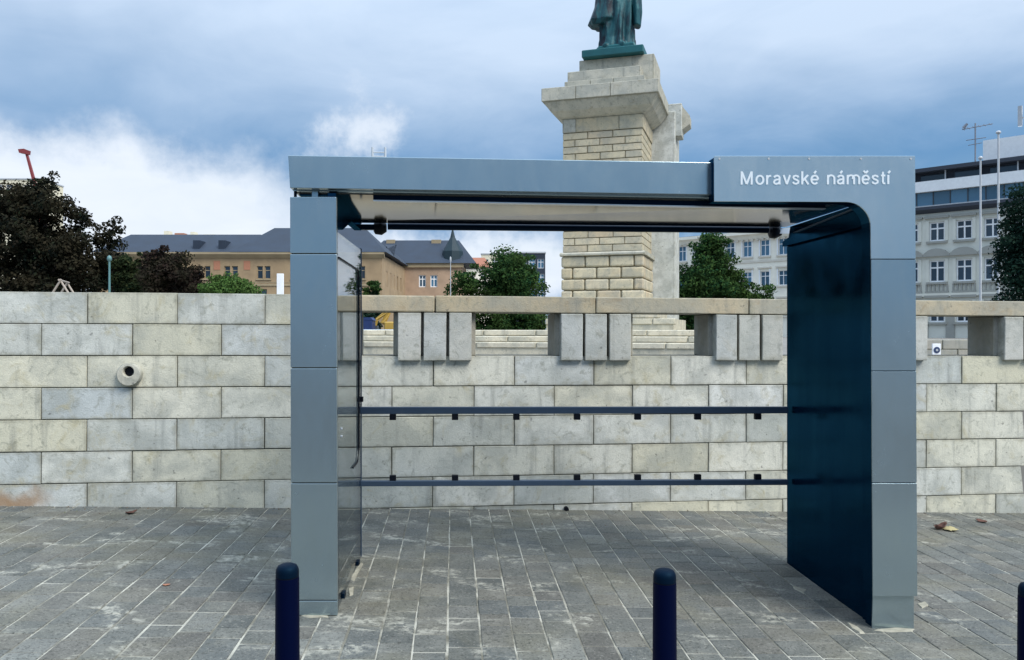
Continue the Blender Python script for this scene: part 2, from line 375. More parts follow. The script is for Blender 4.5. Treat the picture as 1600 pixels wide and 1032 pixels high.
# ------------------------------------------------------------------ stone wall with balustrade
WP = Plane(0, 7.27, R(7.1)); WT = -.0045
bu = Vector((WP.c, WP.s, WT)).normalized(); bv = Vector((-WP.s, WP.c, 0)); bw = bu.cross(bv)
WM = Matrix(((bu.x, bv.x, bw.x, 0), (bu.y, bv.y, bw.y, 7.27), (bu.z, bv.z, bw.z, 0), (0, 0, 0, 1)))
wall = thing('stone_wall', 'pale granite block wall with pierced balustrade behind the shelter', 'wall', mat4=WM)
CHT = .272; Z0 = -.006; BL = .7345; UA = -3.655; TH = .44
U0, U1 = UA - 5 * BL, UA + 17 * BL
USOLID = WP.u(508)
core_top = Z0 + 5 * CHT - .002
MB().box(U0, U1, .022, TH, -.9, core_top).build('wall_core', 'joint_mortar', wall)
MB().box(U0, USOLID - .02, .03, TH - .03, core_top + .001, Z0 + 7 * CHT - .03).build('wall_core', 'joint_mortar', wall)
def block(name, u0, u1, z0, z1, v0=0.0, v1=.06, mat='wall_granite', bev=.004, jit=.002, gap=.0032):
    m_ = MB().box(u0 + gap, u1 - gap, v0 + random.uniform(-.004, .004), v1, z0 + gap, z1 - gap, jit).bevel(bev * random.uniform(.7, 1.5), 2)
    return m_.build(name, mat, wall)
for cidx in range(-2, 7):
    z0 = Z0 + cidx * CHT; z1 = z0 + CHT
    start = UA if cidx % 2 == 0 else UA + .5 * BL
    for n in range(-5, 17):
        a = start + n * BL + random.uniform(-.006, .006) * 0; b = a + BL
        if cidx >= 5:
            if a > USOLID - .06: continue
            b = min(b, USOLID)
            if USOLID - b < .12: b = USOLID
        block('block', a, b, z0, z1, v1=(.06 if cidx < 4 else TH if cidx >= 5 else .06))
    if cidx == 4:   # flat top of the sill course
        MB().box(USOLID, U1, .063, TH + .01, core_top, z1 - .006).bevel(.004).build('sill', 'baluster_granite', wall)
ZS, ZC, ZT = Z0 + 5 * CHT, 1.742, 1.895
end0 = WP.u(562)
MB().box(USOLID + .003, end0, .04, TH - .01, ZS - .004, ZC).bevel(.006).build('pier', 'pier_granite', wall)
for bx in (532, 494):
    c_ = WP.u(bx); block('baluster', c_ - .005, c_ + .16, ZS - .045, ZC, -.045, .10, 'baluster_granite', .006)
for n in range(4, 17, 2):
    c_ = UA + n * BL + .012
    MB().box(c_ - .37, c_ + .37, .05, TH - .01, ZS - .004, ZC).bevel(.006).build('pier', 'pier_granite', wall)
    for k in (-1, 0, 1):
        block('baluster', c_ + k * .226 - .104, c_ + k * .226 + .104, ZS - .045, ZC, -.05, .10, 'baluster_granite', .006)
e = USOLID + .004; cuts = [e] + [UA + n * BL + .012 for n in range(4, 18, 2)]
for a, b in zip(cuts, cuts[1:]): block('coping_stone', a, b, ZC, ZT, -.03, TH + .03, 'coping_granite', .009)
# drain spout
pu, pz = WP.uz(203, 588)
sp = MB(); nn = 24
prof = [(.102, .02), (.102, -.04), (.092, -.056), (.050, -.060), (.043, -.050), (.043, .01)]
rings = [[sp.bm.verts.new((pu + r * math.cos(k * 2 * math.pi / nn), v, pz + (.026 if r < .09 else 0) + r * math.sin(k * 2 * math.pi / nn))) for k in range(nn)] for r, v in prof]
for A, B in zip(rings, rings[1:]):
    for k in range(nn): sp.bm.faces.new((A[k], A[(k + 1) % nn], B[(k + 1) % nn], B[k]))
spo = sp.build('drain_spout', 'monument_smooth', wall, True)
MB().tube([(pu, .0, pz + .026), (pu, -.012, pz + .026)], .042, 20).build('spout_hole', 'black_rubber', spo)
pu, pz = WP.uz(886, 794)
MB().tube([(pu - .01, .02, pz), (pu - .01, -.035, pz - .005)], .022, 12).build('weep_pipe', 'black_rubber', wall)

# ------------------------------------------------------------------ bus shelter
SP = Plane(-1.238, 4.46, R(3.5))
sh = thing('bus_shelter', 'blue-grey steel bus shelter with stop name on its header', 'bus shelter', (-1.238, 4.46, 0), R(3.5))
def plate(name, pts, v0, v1, mat, parent=sh, bevel=.003, seg=2, smooth=False):
    m_ = MB().prism([SP.uz(x, y, v0) for x, y in pts], 'y', v0, v1)
    if bevel: m_.bevel(bevel, seg)
    return m_.build(name, mat, parent, smooth)
# left post: cladding panels over a core
edges = [(308, 396.2), (397.6, 574.6), (576, 754.4), (755.8, 938), (939.2, 962)]
for y0, y1 in edges:
    f = lambda y: (y - 308) / 654 * 2
    plate('cladding_panel', [(453 + f(y0), y0), (525.5 + f(y0), y0), (525.5 + f(y1), y1), (453 + f(y1), y1)], 0, .03, 'steel_paint')
plate('post_core', [(455, 311), (524, 311), (526, 964), (457, 964)], .028, .105, 'dark_paint')
plate('post_connector', [(487, 290), (497, 290), (497, 312), (487, 312)], .035, .08, 'steel_paint')
plate('post_connector', [(459, 290), (463, 290), (463, 312), (459, 312)], .07, .09, 'dark_paint')
# roof: fascia, slab, mirror-like soffit falling to the back
plate('fascia', [(450, 243), (1135, 254.5), (1135, 305), (453, 294)], -.03, .03, 'steel_paint')
u0 = SP.u(452); uR = SP.u(1362, -.05)
zf = 2.378
MB().hexa([(u0 + .01, .03, zf - .003), (uR, .03, zf - .03), (uR, 1.20, 2.349), (u0 + .01, 1.20, 2.355), (u0 + .01, .03, 2.545), (uR, .03, 2.525), (uR, 1.2, 2.50), (u0 + .01, 1.2, 2.50)]).bevel(.004).build('roof_slab', 'steel_paint', sh)
MB().hexa([(.02, .09, zf - .009), (uR - .005, .09, zf - .036), (uR - .005, 1.17, 2.341), (.02, 1.17, 2.347), (.02, .09, zf - .003), (uR - .005, .09, zf - .030), (uR - .005, 1.17, 2.347), (.02, 1.17, 2.353)]).build('soffit_panel', 'ceiling_mirror', sh)
# light strip behind the fascia
a0, a1 = SP.u(583, .1), SP.u(1290, .1)
ls = MB().hexa([(a0, .10, 2.340), (a1, .10, 2.316), (a1, .15, 2.316), (a0, .15, 2.340), (a0, .10, 2.372), (a1, .10, 2.345), (a1, .15, 2.345), (a0, .15, 2.372)]).build('light_strip', 'dark_paint', sh)
MB().hexa([(a0, .096, 2.334), (a1, .096, 2.310), (a1, .145, 2.310), (a0, .145, 2.334), (a0, .096, 2.339), (a1, .096, 2.315), (a1, .145, 2.315), (a0, .145, 2.339)]).build('strip_edge', 'light_metal', ls)
# side brackets under the roof ends
MB().prism([(.03, 2.17), (.30, 2.19), (.66, 2.285), (1.15, 2.290), (1.15, 2.335), (.16, 2.366), (.03, 2.366)], 'x', .20, .25).bevel(.003).build('side_bracket', 'dark_panel', sh)
MB().hexa([(.03, .10, zf - .016), (.25, .10, zf - .018), (.25, 1.165, 2.339), (.03, 1.165, 2.340), (.03, .10, zf - .010), (.25, .10, zf - .012), (.25, 1.165, 2.345), (.03, 1.165, 2.346)]).build('dark_reflection_plate', 'dark_panel', sh)  # dark plate added in place of the dark reflection at the soffit's left end
# roof cross tube with round end clamps
TV = 1.226
uz0, uz1 = SP.uz(606, 352, TV), SP.uz(1200, 353, TV)
MB().tube([(uz0[0], TV, 2.330), (uz1[0], TV, 2.325)], .0235, 14).build('cross_tube', 'dark_paint', sh, True)
for px, s_ in ((594, -1), (1211, 1)):
    cu, cz = SP.uz(px, 349, TV + .02)[0], (2.322 if s_ < 0 else 2.316)
    MB().tube([(cu - .045, TV + .02, cz), (cu - .035, TV + .02, cz), (cu - .01 * s_, TV + .02, cz), (cu + .015, TV + .02, cz), (cu + .045, TV + .02, cz)], [.030, .046, .052, .050, .030] if s_ < 0 else [.030, .048, .052, .046, .030], 16).build('tube_clamp', 'black_rubber', sh, True)
    x2 = cu + s_ * .16
    MB().box(min(cu, x2), max(cu, x2), TV - .02, TV + .02, cz - .018, cz + .02).build('clamp_arm', 'dark_paint' if s_ < 0 else 'light_metal', sh)
# small steel loop on the roof
b0, b1 = SP.u(582, .3), SP.u(602, .3)
lp = MB()
for b_ in (b0, b1): lp.tube([(b_, .3, 2.50), (b_, .3, 2.685)], .007, 8)
lp.tube([(b0, .3, 2.63), (b1, .3, 2.63)], .005, 8); lp.tube([(b0, .3, 2.655), (b1, .3, 2.655)], .004, 8)
lp.build('roof_hoop', 'pole_grey', sh)
# header with the stop name and right leg, one folded plate with a rounded inner corner
arc = [(1322 + 38.5 * math.sin(a), 354.5 - 38.5 * math.cos(a)) for a in [math.pi / 2 * k / 10 for k in range(11)]]
sign = plate('sign_panel', [(1116, 244), (1430, 244), (1430.8, 404.6), (1361, 404.6)] + [(x, y) for x, y in arc[::-1]] + [(1116, 315)], -.10, -.092, 'steel_sign', bevel=.0012, seg=1)
plate('frame_body', [(1117, 245.5), (1429, 245.5), (1431.5, 930), (1363.6, 930), (1362, 404.6)] + [(x + .8, y - .8) for x, y in arc[::-1]] + [(1117, 314)], -.0918, .02, 'dark_panel', bevel=0)
for y0, y1 in ((406, 579.4), (580.8, 754.4), (755.8, 932)):
    f = lambda y: (y - 244) / 688 * 3.5
    plate('cladding_panel', [(1361 + f(y0) * .8, y0), (1430 + f(y0), y0), (1430 + f(y1), y1), (1361 + f(y1) * .8, y1)], -.10, -.092, 'steel_paint', bevel=.0012, seg=1)
plate('post_base', [(1364, 930.8), (1428, 930.8), (1428, 986), (1362.5, 986)], -.075, -.066, 'steel_paint', bevel=.0012, seg=1)
plate('base_body', [(1365, 930.8), (1427, 930.8), (1427, 986), (1363.5, 986)], -.0658, .0195, 'dark_panel', bevel=0)
# screws on the header
for px in (1124, 1201, 1264, 1345, 1423):
    su, sz = SP.uz(px, 248.5, -.10)
    MB().tube([(su, -.098, sz), (su, -.103, sz)], .006, 10).build('screw', 'pole_grey', sign)
# stop name
def arcp(cx, cy, rx, ry, a0, a1, n=14): return [(cx + rx * math.cos(R(a0 + (a1 - a0) * k / n)), cy + ry * math.sin(R(a0 + (a1 - a0) * k / n))) for k in range(n + 1)]
def nsh(x): return [[(x, 0), (x, .72)], [(x, .40)] + arcp(x + .235, .44, .235, .25, 160, 0, 10) + [(x + .47, 0)]]
SS = [(.45, .53), (.40, .63), (.25, .675), (.10, .62), (.07, .52), (.15, .42), (.34, .34), (.45, .25), (.43, .12), (.27, .045), (.11, .085), (.05, .19)]
EE = [[(.06, .365), (.54, .365)], arcp(.30, .36, .245, .315, 2, 318, 22)]
AA = [[(.07, .53)] + arcp(.27, .51, .19, .165, 150, 0, 10) + [(.46, 0)], [(.46, .40), (.22, .37), (.09, .30), (.055, .18), (.11, .07), (.23, .045), (.37, .09), (.46, .22)]]
GL = {'M': (1.0, [[(.07, 0), (.07, 1)], [(.09, .97), (.43, .03)], [(.43, .03), (.77, .97)], [(.79, 1), (.79, 0)]]), 'o': (.68, [arcp(.31, .36, .25, .315, 0, 360, 24)]),
      'r': (.44, [[(.07, 0), (.07, .72)], [(.07, .42), (.13, .58), (.25, .66), (.37, .655)]]), 'a': (.63, AA), 'v': (.60, [[(.05, .72), (.28, .02)], [(.28, .02), (.51, .72)]]),
      's': (.58, [SS]), 'k': (.60, [[(.07, 0), (.07, 1)], [(.49, .72), (.10, .28)], [(.24, .43), (.51, 0)]]), 'e': (.66, EE),
      'n': (.66, nsh(.07)), 'm': (1.02, nsh(.07)[:2] + [nsh(.44)[1]]), 't': (.40, [[(.17, .95), (.17, .16), (.21, .065), (.34, .06)], [(.02, .665), (.34, .665)]]), 'i': (.30, [[(.09, 0), (.09, .72)]]), ' ': (.38, [])}
GL['\u00e9'] = (.66, EE + [[(.26, .84), (.40, 1.03)]]); GL['\u00e1'] = (.63, AA + [[(.24, .84), (.38, 1.03)]])
GL['\u011b'] = (.66, EE + [[(.14, 1.03), (.30, .86)], [(.30, .86), (.46, 1.03)]]); GL['\u00ed'] = (.30, GL['i'][1] + [[(.09, .84), (.22, 1.03)]])
text = 'Moravsk\u00e9 n\u00e1m\u011bst\u00ed'; track = .075
tw = sum(GL[c][0] + track for c in text) - track
tu0, tz = SP.uz(1157, 289, -.10); tu1, tz1 = SP.uz(1392, 288.3, -.10)
sx = (tu1 - tu0) / tw; szc = SP.uz(1158, 268.5, -.10)[1] - tz
lo = bpy.data.objects.new('lettering', None); link(lo, sign); tag(lo, 'white raised letters reading Moravsk\u00e9 n\u00e1m\u011bst\u00ed')
cu = 0.0
for ch in text:
    adv, strokes = GL[ch]
    if strokes:
        lm = MB()
        for si, pts in enumerate(strokes):
            hw = .068 if len(pts) > 2 or abs(pts[0][0] - pts[-1][0]) > .01 else .072
            closed = math.dist(pts[0], pts[-1]) < 1e-4; n = len(pts); off = []
            for i in range(n):
                if closed: p0, p1 = pts[(i - 1) % (n - 1)], pts[(i + 1) % (n - 1)] if i < n - 1 else pts[1]
                else: p0, p1 = pts[max(i - 1, 0)], pts[min(i + 1, n - 1)]
                dx, dy = p1[0] - p0[0], p1[1] - p0[1]; l_ = math.hypot(dx, dy); off.append((-dy / l_ * hw, dx / l_ * hw))
            yf = -.1035 - .0002 * si
            def vv(x, y, yy): return lm.bm.verts.new((tu0 + (cu + x) * sx, yy, tz + (tz1 - tz) * (cu + x) / tw + y * szc))
            rows = [(vv(p[0] + o_[0], p[1] + o_[1], yf), vv(p[0] - o_[0], p[1] - o_[1], yf), vv(p[0] + o_[0], p[1] + o_[1], -.0995), vv(p[0] - o_[0], p[1] - o_[1], -.0995)) for p, o_ in zip(pts, off)]
            for A, B in zip(rows, rows[1:]):
                lm.bm.faces.new((A[0], B[0], B[1], A[1])); lm.bm.faces.new((A[0], A[2], B[2], B[0])); lm.bm.faces.new((A[1], B[1], B[3], A[3]))
            if not closed:
                lm.bm.faces.new((rows[0][0], rows[0][1], rows[0][3], rows[0][2])); lm.bm.faces.new((rows[-1][0], rows[-1][2], rows[-1][3], rows[-1][1]))
        lm.build('letter', 'letter_white', lo)
    cu += adv + track
# right side wall: dark solid panel
pu0 = SP.u(1361.5, -.02); pu1 = SP.u(1420, -.02)
gpan = gz(2.1)
MB().box(pu0 + .002, pu1 - .004, .0205, 1.20, gpan - .06, 2.20).bevel(.003).build('side_panel', 'dark_panel', sh)
MB().prism([(.021, 2.2005), (1.19, 2.2005), (1.19, 2.235), (1.08, 2.255), (1.05, 2.329), (.021, 2.336)], 'x', pu0 - .035, pu0 + .03).build('side_bracket', 'dark_panel', sh)
MB().hexa([(pu0 - .052, .05, 2.310), (pu0 - .036, .05, 2.310), (pu0 - .036, .95, 2.270), (pu0 - .052, .95, 2.270), (pu0 - .052, .05, 2.318), (pu0 - .036, .05, 2.318), (pu0 - .036, .95, 2.278), (pu0 - .052, .95, 2.278)]).build('highlight_strip', 'rail_paint', sh)  # thin bar added to draw the highlight running back along the right bracket
# left side glass with its black-edged information frame
gu = SP.u(527.5, .03) - .022
gl_o = MB().box(gu, gu + .010, .107, 1.165, -.012, 2.155).bevel(.0015).build('side_glass', 'side_glass', sh)
MB().box(gu - .004, gu + .014, 1.1655, 1.178, -.012, 2.165).build('glass_edge', 'rail_paint', gl_o)
fr_ = MB()
def fbar(pts): fr_.tube([(gu + .016, v, z) for v, z in pts], .006, 8)
fbar([(.11, 2.008), (.93, 2.000), (1.00, 1.96), (1.00, .78), (.93, .70), (.70, .70)])
fr_.build('information_frame', 'black_rubber', gl_o)
MB().box(gu - .006, gu + .03, 1.10, 1.14, 1.09, 1.125).build('glass_clamp', 'black_rubber', gl_o)
for zc in (1.01, .965): MB().tube([(gu + .009, .25, zc), (gu + .017, .25, zc)], .007, 10).build('rivet', 'light_metal', gl_o)
for v_ in (.30, .95): MB().box(gu - .012, gu + .022, v_, v_ + .06, -.03, .02).build('glass_shoe', 'dark_paint', sh)
# back rails with their mounting lugs
for name, ya0, ya1, yb0, yb1, lug in (('back_rail', 636.5, 647.5, 636, 646.5, 1), ('back_rail', 752, 760.5, 750, 758.5, -1)):
    rl = plate(name, [(563, ya0), (1232, yb0), (1232, yb1), (563, ya1)], 1.12, 1.16, 'rail_paint', bevel=.004)
    for px in (613.5, 711, 807, 902, 997, 1091, 1185):
        k = (px - 563) / 669; top = ya0 + (yb0 - ya0) * k; bot = ya1 + (yb1 - ya1) * k
        yy = (bot + .3, bot + 9.5) if lug > 0 else (top - 8.5, top - .3)
        plate('rail_lug', [(px - 5, yy[0]), (px + 5, yy[0]), (px + 5, yy[1]), (px - 5, yy[1])], 1.122, 1.155, 'black_rubber', rl, bevel=.002, seg=1)

# ------------------------------------------------------------------ bollards
for px, ptop, lab in ((449, 880, 'dark navy tapered bollard standing before the slim left post of the shelter'),
                      (1038.5, 888, 'dark navy tapered bollard standing before the open middle of the shelter'),
                      (1611, 910, 'dark navy tapered bollard standing past the solid dark side panel')):
    D = 2.5; c_ = at(px, ptop, D); g_ = gz(c_.x); H = c_.z - g_
    b = thing('bollard', lab, 'bollard', (c_.x, D, g_ - .004), 0, 'bollards along the kerb')
    MB().lathe([(.0425, 0), (.0425, .02), (.0405, .03), (.0362, H - .045), (.0355, H - .040)], 32).build('shaft', 'bollard_paint', b, True)
    MB().lathe([(.0335, H - .0405), (.0335, H - .036)], 32).build('groove', 'black_rubber', b, True)
    MB().lathe([(.0355, H - .0365), (.0355, H - .022), (.034, H - .013), (.029, H - .004), (.018, H + .001), (.004, H + .002)], 32).build('cap', 'bollard_cap', b, True)

# ------------------------------------------------------------------ monument
MP = Plane(at(1004, 0, 20.5).x, 20.5, R(-17))          # u runs right and towards the viewer, origin at the near corner
mm = Matrix.Translation((MP.o[0], MP.o[1], 0)) @ Matrix.Rotation(R(-17), 4, 'Z')
mon = thing('monument', 'tall cream stone pedestal with rusticated courses and heavy cornice', 'monument', mat4=mm)
def mz(py, px=1004): return MP.uz(px, py)[1]
UL = MP.u(879); MD = 1.9
zs = [mz(y) for y in (470, 452, 434, 416, 399)]
MB().box(UL + .03, -.03, .03, MD, .8, mz(176)).build('pedestal_core', 'monument_mortar', mon)
def mblock(u0, u1, v0, v1, z0, z1, bev):
    MB().box(u0 + .008, u1 - .008, v0, v1, z0 + .008, z1 - .008).bevel(bev, 2).build('block', 'monument_stone', mon)
def course(z0, z1, odd, bev, ln=.64, out=0.0):
    a = UL - out; u = a + (ln * .5 if odd else ln) * random.uniform(.97, 1.03); cs = [a]
    while u < out - .2: cs.append(u); u += ln
    cs.append(out)
    for a_, b_ in zip(cs, cs[1:]): mblock(a_, b_, -out, .12, z0, z1, bev)
    v = .12; k = 0
    while v < MD - .05:
        b_ = min(MD, v + (ln * .55 if (odd and k == 0) else ln)); mblock(-.12, out, v, b_, z0, z1, bev); v = b_; k += 1
zb = .80; step = .30
z = mz(398); k = 0
while z - step > zb: z -= step
z -= step * .0
first = z
MB().box(UL - .02, .02, -.02, MD, .8, first).bevel(.02).build('footing', 'monument_stone', mon)
while z + step < mz(398) + .02: course(z, z + step, k % 2, .045, .64, .04); z += step; k += 1
MB().prism([(-.09, z + .02), (-.09, z + .06), (-.03, z + .10), (.1, z + .10), (.1, z), (-.05, z)], 'x', UL - .06, .07).build('string_course', 'monument_smooth', mon)
MB().box(-.1, .085, .1001, MD, z, z + .10).build('string_course', 'monument_smooth', mon)
z += .10; ztop = mz(200); n_ = max(1, round((ztop - z) / .19)); st_ = (ztop - z) / n_
for i in range(n_): course(z, z + st_, i % 2, .012, .66, 0.0); z += st_
# frieze, cove, cornice slab and upper blocks
zf1 = mz(178)
for a_, b_ in ((UL + .0, UL + .36), (UL + .36, UL + 1.5), (UL + 1.5, .02)):
    MB().box(a_ + .003, b_ - .003, -.02, .3, z + .004, zf1).bevel(.008).build('frieze_block', 'monument_stone' if a_ != UL else 'monument_smooth', mon)
MB().box(-.3, .02, .3, MD, z + .004, zf1).bevel(.008).build('frieze_block', 'monument_stone', mon)
zc0, zc1, zc2 = zf1, mz(154), mz(133)
ov = .46
cv = MB()
prof = [(0, zc0), (.10, zc0 + .05), (.26, zc0 + .17), (ov - .06, zc1 - .03), (ov - .04, zc1)]
rg = [[cv.bm.verts.new(q) for q in ((UL - o_, -o_, zz_), (o_, -o_, zz_), (o_, MD - .1 + o_ * .2, zz_), (UL - o_, MD - .1 + o_ * .2, zz_))] for o_, zz_ in prof]
for A, B in zip(rg, rg[1:]):
    for k in range(4): cv.bm.faces.new((A[k], A[(k + 1) % 4], B[(k + 1) % 4], B[k]))
cv.bm.faces.new(rg[0][::-1]); cv.bm.faces.new(rg[-1])
cv.build('cornice_cove', 'monument_smooth', mon)
for a_, b_ in ((UL - ov, UL + .45), (UL + .45, UL + 1.35), (UL + 1.35, ov)):
    MB().box(a_ + .003, b_ - .003, -ov, MD + .0, zc1 + .004, zc2).bevel(.012).build('cornice_slab', 'monument_smooth', mon)
zb1, zb2, zb3 = mz(118), mz(102), mz(84)
cuts = [UL + .06, UL + .75, UL + 1.35, .06]
for a_, b_ in zip(cuts, cuts[1:]): MB().box(a_ + .003, b_ - .003, -.04, MD - .1, zc2 + .003, zb1).bevel(.01).build('attic_block', 'monument_smooth', mon)
MB().box(UL + .12, -.06, .06, .6, zb1 + .003, zb2 + .02).bevel(.012).build('attic_block', 'monument_smooth', mon)
MB().box(UL + .32, .22, .6, MD + .1, zb1 - .18 + .25, zb3 + .18).bevel(.012).build('attic_block', 'monument_smooth', mon)
zst = zb3 + .18
MB().box(UL + .5, -.06, .603, MD - .1, zb1 + .004, zb3 - .0).build('attic_core', 'joint_mortar', mon)
# pale pylon standing behind with its bracket stones
px0, px1 = MP.u(1013, MD), MP.u(1052, MD)
MB().box(-.75, px1 + .05, MD + .004, MD + 1.2, .8, mz(168) + .35).bevel(.02).build('pylon', 'pylon_stone', mon)
MB().box(px1 - .25, px1 + .22, MD + .15, MD + .7, mz(215) + .45, mz(165) + .55).bevel(.02).build('pylon_bracket', 'pylon_stone', mon)
MB().prism([(px1 + .2, mz(212) + .6), (px1 + .42, mz(205) + .65), (px1 + .42, mz(195) + .72), (px1 + .2, mz(182) + .8)], 'y', MD + .3, MD + .9).build('bracket_relief', 'monument_smooth', mon)
# stepped platform round the foot
for i, (y_, v0, ua, ub, mat_) in enumerate(((546, -4.6, -8.2, 2.4, 'step_stone'), (536, -4.2, -8.0, 2.1, 'step_stone'), (526, -3.8, -7.8, 1.8, 'step_stone'), (508, -.9, -2.35, .9, 'step_stone'), (498, -.4, -2.2, .45, 'step_stone'))):
    D_ = 20.5 + v0 * .95; zt = CH - (y_ - 10 - HY) / F * D_; zlo = CH - (y_ - HY) / F * D_
    u = ua
    L_ = (ub - ua) / round((ub - ua) / 1.25)
    off = (.5 * L_ if i % 2 else 0)
    cs = [ua] + [ua + off + L_ * k for k in range(0 if off else 1, round((ub - ua) / L_))] + [ub]
    for a_, b_ in zip(cs, cs[1:]): MB().box(a_ + .012, b_ - .012, v0, v0 + .55, zlo + .012, zt).bevel(.015).build('step_stone', mat_, mon)
    MB().box(ua + .03, ub - .03, v0 + .03, 2.6, .8, zt - .015).build('step_core', 'step_stone', mon)

# bronze statue (its upper half rises out of the picture)
st_c = mm @ Vector((UL + 1.25, 1.0, 0))
stt = thing('statue', 'green bronze robed statue standing on top of the stone pedestal', 'statue', (st_c.x, st_c.y, zst + .002), R(-17))
MB().box(-.82, .82, -.62, .62, 0, .20).bevel(.02).build('plinth', 'bronze_plinth', stt)
MB().prism([(-.5, .201), (.62, .201), (.56, .36), (-.42, .33)], 'y', -.45, .45).bevel(.04).build('rock', 'bronze_plinth', stt)
sb = MB()
def loft(mb, rings, n=40, fold=0.0, nf=9, ph=0.0):
    vs = []
    for cx_, cy_, z_, rx, ry, fd in rings:
        ring = []
        for k in range(n):
            a = k * 2 * math.pi / n
            q = 1 + fd * (math.sin(nf * a + ph + z_ * 1.1) + .6 * math.sin((nf + 4) * a - z_ * 2.3))
            ring.append(mb.bm.verts.new((cx_ + rx * q * math.cos(a), cy_ + ry * q * math.sin(a), z_)))
        vs.append(ring)
    for A, B in zip(vs, vs[1:]):
        for k in range(n): mb.bm.faces.new((A[k], A[(k + 1) % n], B[(k + 1) % n], B[k]))
    mb.bm.faces.new(vs[0][::-1]); mb.bm.faces.new(vs[-1])
loft(sb, [(.02, 0, .28, .50, .42, .05), (.02, 0, .36, .48, .41, .09), (.03, 0, .6, .43, .37, .13), (.03, 0, 1.0, .45, .37, .13), (.03, 0, 1.5, .47, .37, .10), (.02, 0, 2.1, .44, .34, .06), (.0, 0, 2.6, .38, .29, .04), (0, 0, 3.0, .46, .31, .03), (0, 0, 3.35, .52, .31, .02), (0, 0, 3.55, .36, .24, .0), (0, -.02, 3.66, .15, .15, 0), (0, -.03, 3.78, .14, .15, 0), (0, -.05, 3.9, .19, .22, 0), (0, -.05, 4.08, .215, .25, 0), (0, -.04, 4.25, .18, .21, 0), (0, -.03, 4.34, .06, .08, 0)])
loft(sb, [(-.40, -.05, .96, .26, .34, .07), (-.33, -.05, 1.08, .42, .42, .08), (-.22, -.02, 1.5, .36, .40, .06), (-.18, 0, 2.2, .34, .36, .05), (-.2, 0, 3.0, .30, .3, .03), (-.2, 0, 3.4, .2, .22, 0)], nf=6, ph=1)
loft(sb, [(.56, .05, .92, .10, .22, .03), (.57, .05, 1.3, .13, .26, .05), (.50, .05, 2.2, .16, .28, .05), (.4, .05, 3.3, .16, .22, .02)], nf=5)
sb.tube([(.5, 0, 3.3), (.62, -.05, 2.8), (.55, -.28, 2.45), (.25, -.42, 2.5)], [.15, .13, .11, .09], 12)
sb.tube([(-.5, 0, 3.3), (-.64, -.08, 2.75), (-.5, -.3, 2.4), (-.2, -.42, 2.55)], [.15, .13, .11, .09], 12)
for fx in (-.22, .24): sb.tube([(fx, .1, .36), (fx, -.2, .36), (fx, -.46, .32)], [.13, .12, .07], 10)
sto = sb.build('body', 'bronze', stt)
rm = sto.modifiers.new('remesh', 'REMESH'); rm.mode = 'VOXEL'; rm.voxel_size = .022; rm.use_smooth_shade = True

# ------------------------------------------------------------------ buildings
def facade(parent, mat, u0, u1, z0, z1, holes, dep=.3, thick=None, name='wall'):
    """wall in local x-z plane facing -y with real openings and reveals"""
    us = sorted({u0, u1, *[h[0] for h in holes], *[h[1] for h in holes]}); zs_ = sorted({z0, z1, *[h[2] for h in holes], *[h[3] for h in holes]})
    m_ = MB(); cache = {}
    def V(u, y, z):
        k = (round(u, 4), y, round(z, 4))
        if k not in cache: cache[k] = m_.bm.verts.new((u, y, z))
        return cache[k]
    for a, b in zip(us, us[1:]):
        for c, d in zip(zs_, zs_[1:]):
            mu, mz_ = (a + b) / 2, (c + d) / 2
            if any(h[0] < mu < h[1] and h[2] < mz_ < h[3] for h in holes): continue
            m_.bm.faces.new((V(a, 0, c), V(b, 0, c), V(b, 0, d), V(a, 0, d)))
    for h in holes:
        a, b, c, d = h[:4]
        for p, q in (((a, c), (b, c)), ((b, c), (b, d)), ((b, d), (a, d)), ((a, d), (a, c))):
            vs = [m_.bm.verts.new(x) for x in ((p[0], 0, p[1]), (q[0], 0, q[1]), (q[0], dep, q[1]), (p[0], dep, p[1]))]; m_.bm.faces.new(vs)
    T = thick or 10
    for x in (u0, u1):
        m_.bm.faces.new([m_.bm.verts.new(q) for q in ((x, 0, z0), (x, T, z0), (x, T, z1), (x, 0, z1))])
    m_.bm.faces.new([m_.bm.verts.new(q) for q in ((u0, T, z0), (u1, T, z0), (u1, T, z1), (u0, T, z1))])
    m_.bm.faces.new([m_.bm.verts.new(q) for q in ((u0, 0, z1), (u1, 0, z1), (u1, T, z1), (u0, T, z1))])
    me = m_.mesh(name, mat); o = bpy.data.objects.new(name, me); return link(o, parent)
def window(parent, u0, u1, z0, z1, frame='frame_white', pane='pane_dark', dep=.2, bars=(1, 2), t=.07):
    f = MB(); y0, y1 = dep - .06, dep
    f.box(u0, u0 + t, y0, y1, z0, z1); f.box(u1 - t, u1, y0, y1, z0, z1)
    f.box(u0 + t, u1 - t, y0, y1, z0, z0 + t); f.box(u0 + t, u1 - t, y0, y1, z1 - t, z1)
    nx, nz = bars
    for i in range(1, nx + 1):
        x = u0 + (u1 - u0) * i / (nx + 1); f.box(x - t * .5, x + t * .5, y0 + .01, y1 - .01, z0 + t, z1 - t)
    for i in range(1, nz):
        zz_ = z0 + (z1 - z0) * (.66 if nz == 2 else i / nz); f.box(u0 + t, u1 - t, y0 + .012, y1 - .012, zz_ - t * .5, zz_ + t * .5)
    o = f.build('window', frame, parent)
    MB().box(u0, u1, dep + .01, dep + .04, z0, z1).build('pane', pane, o)
    return o

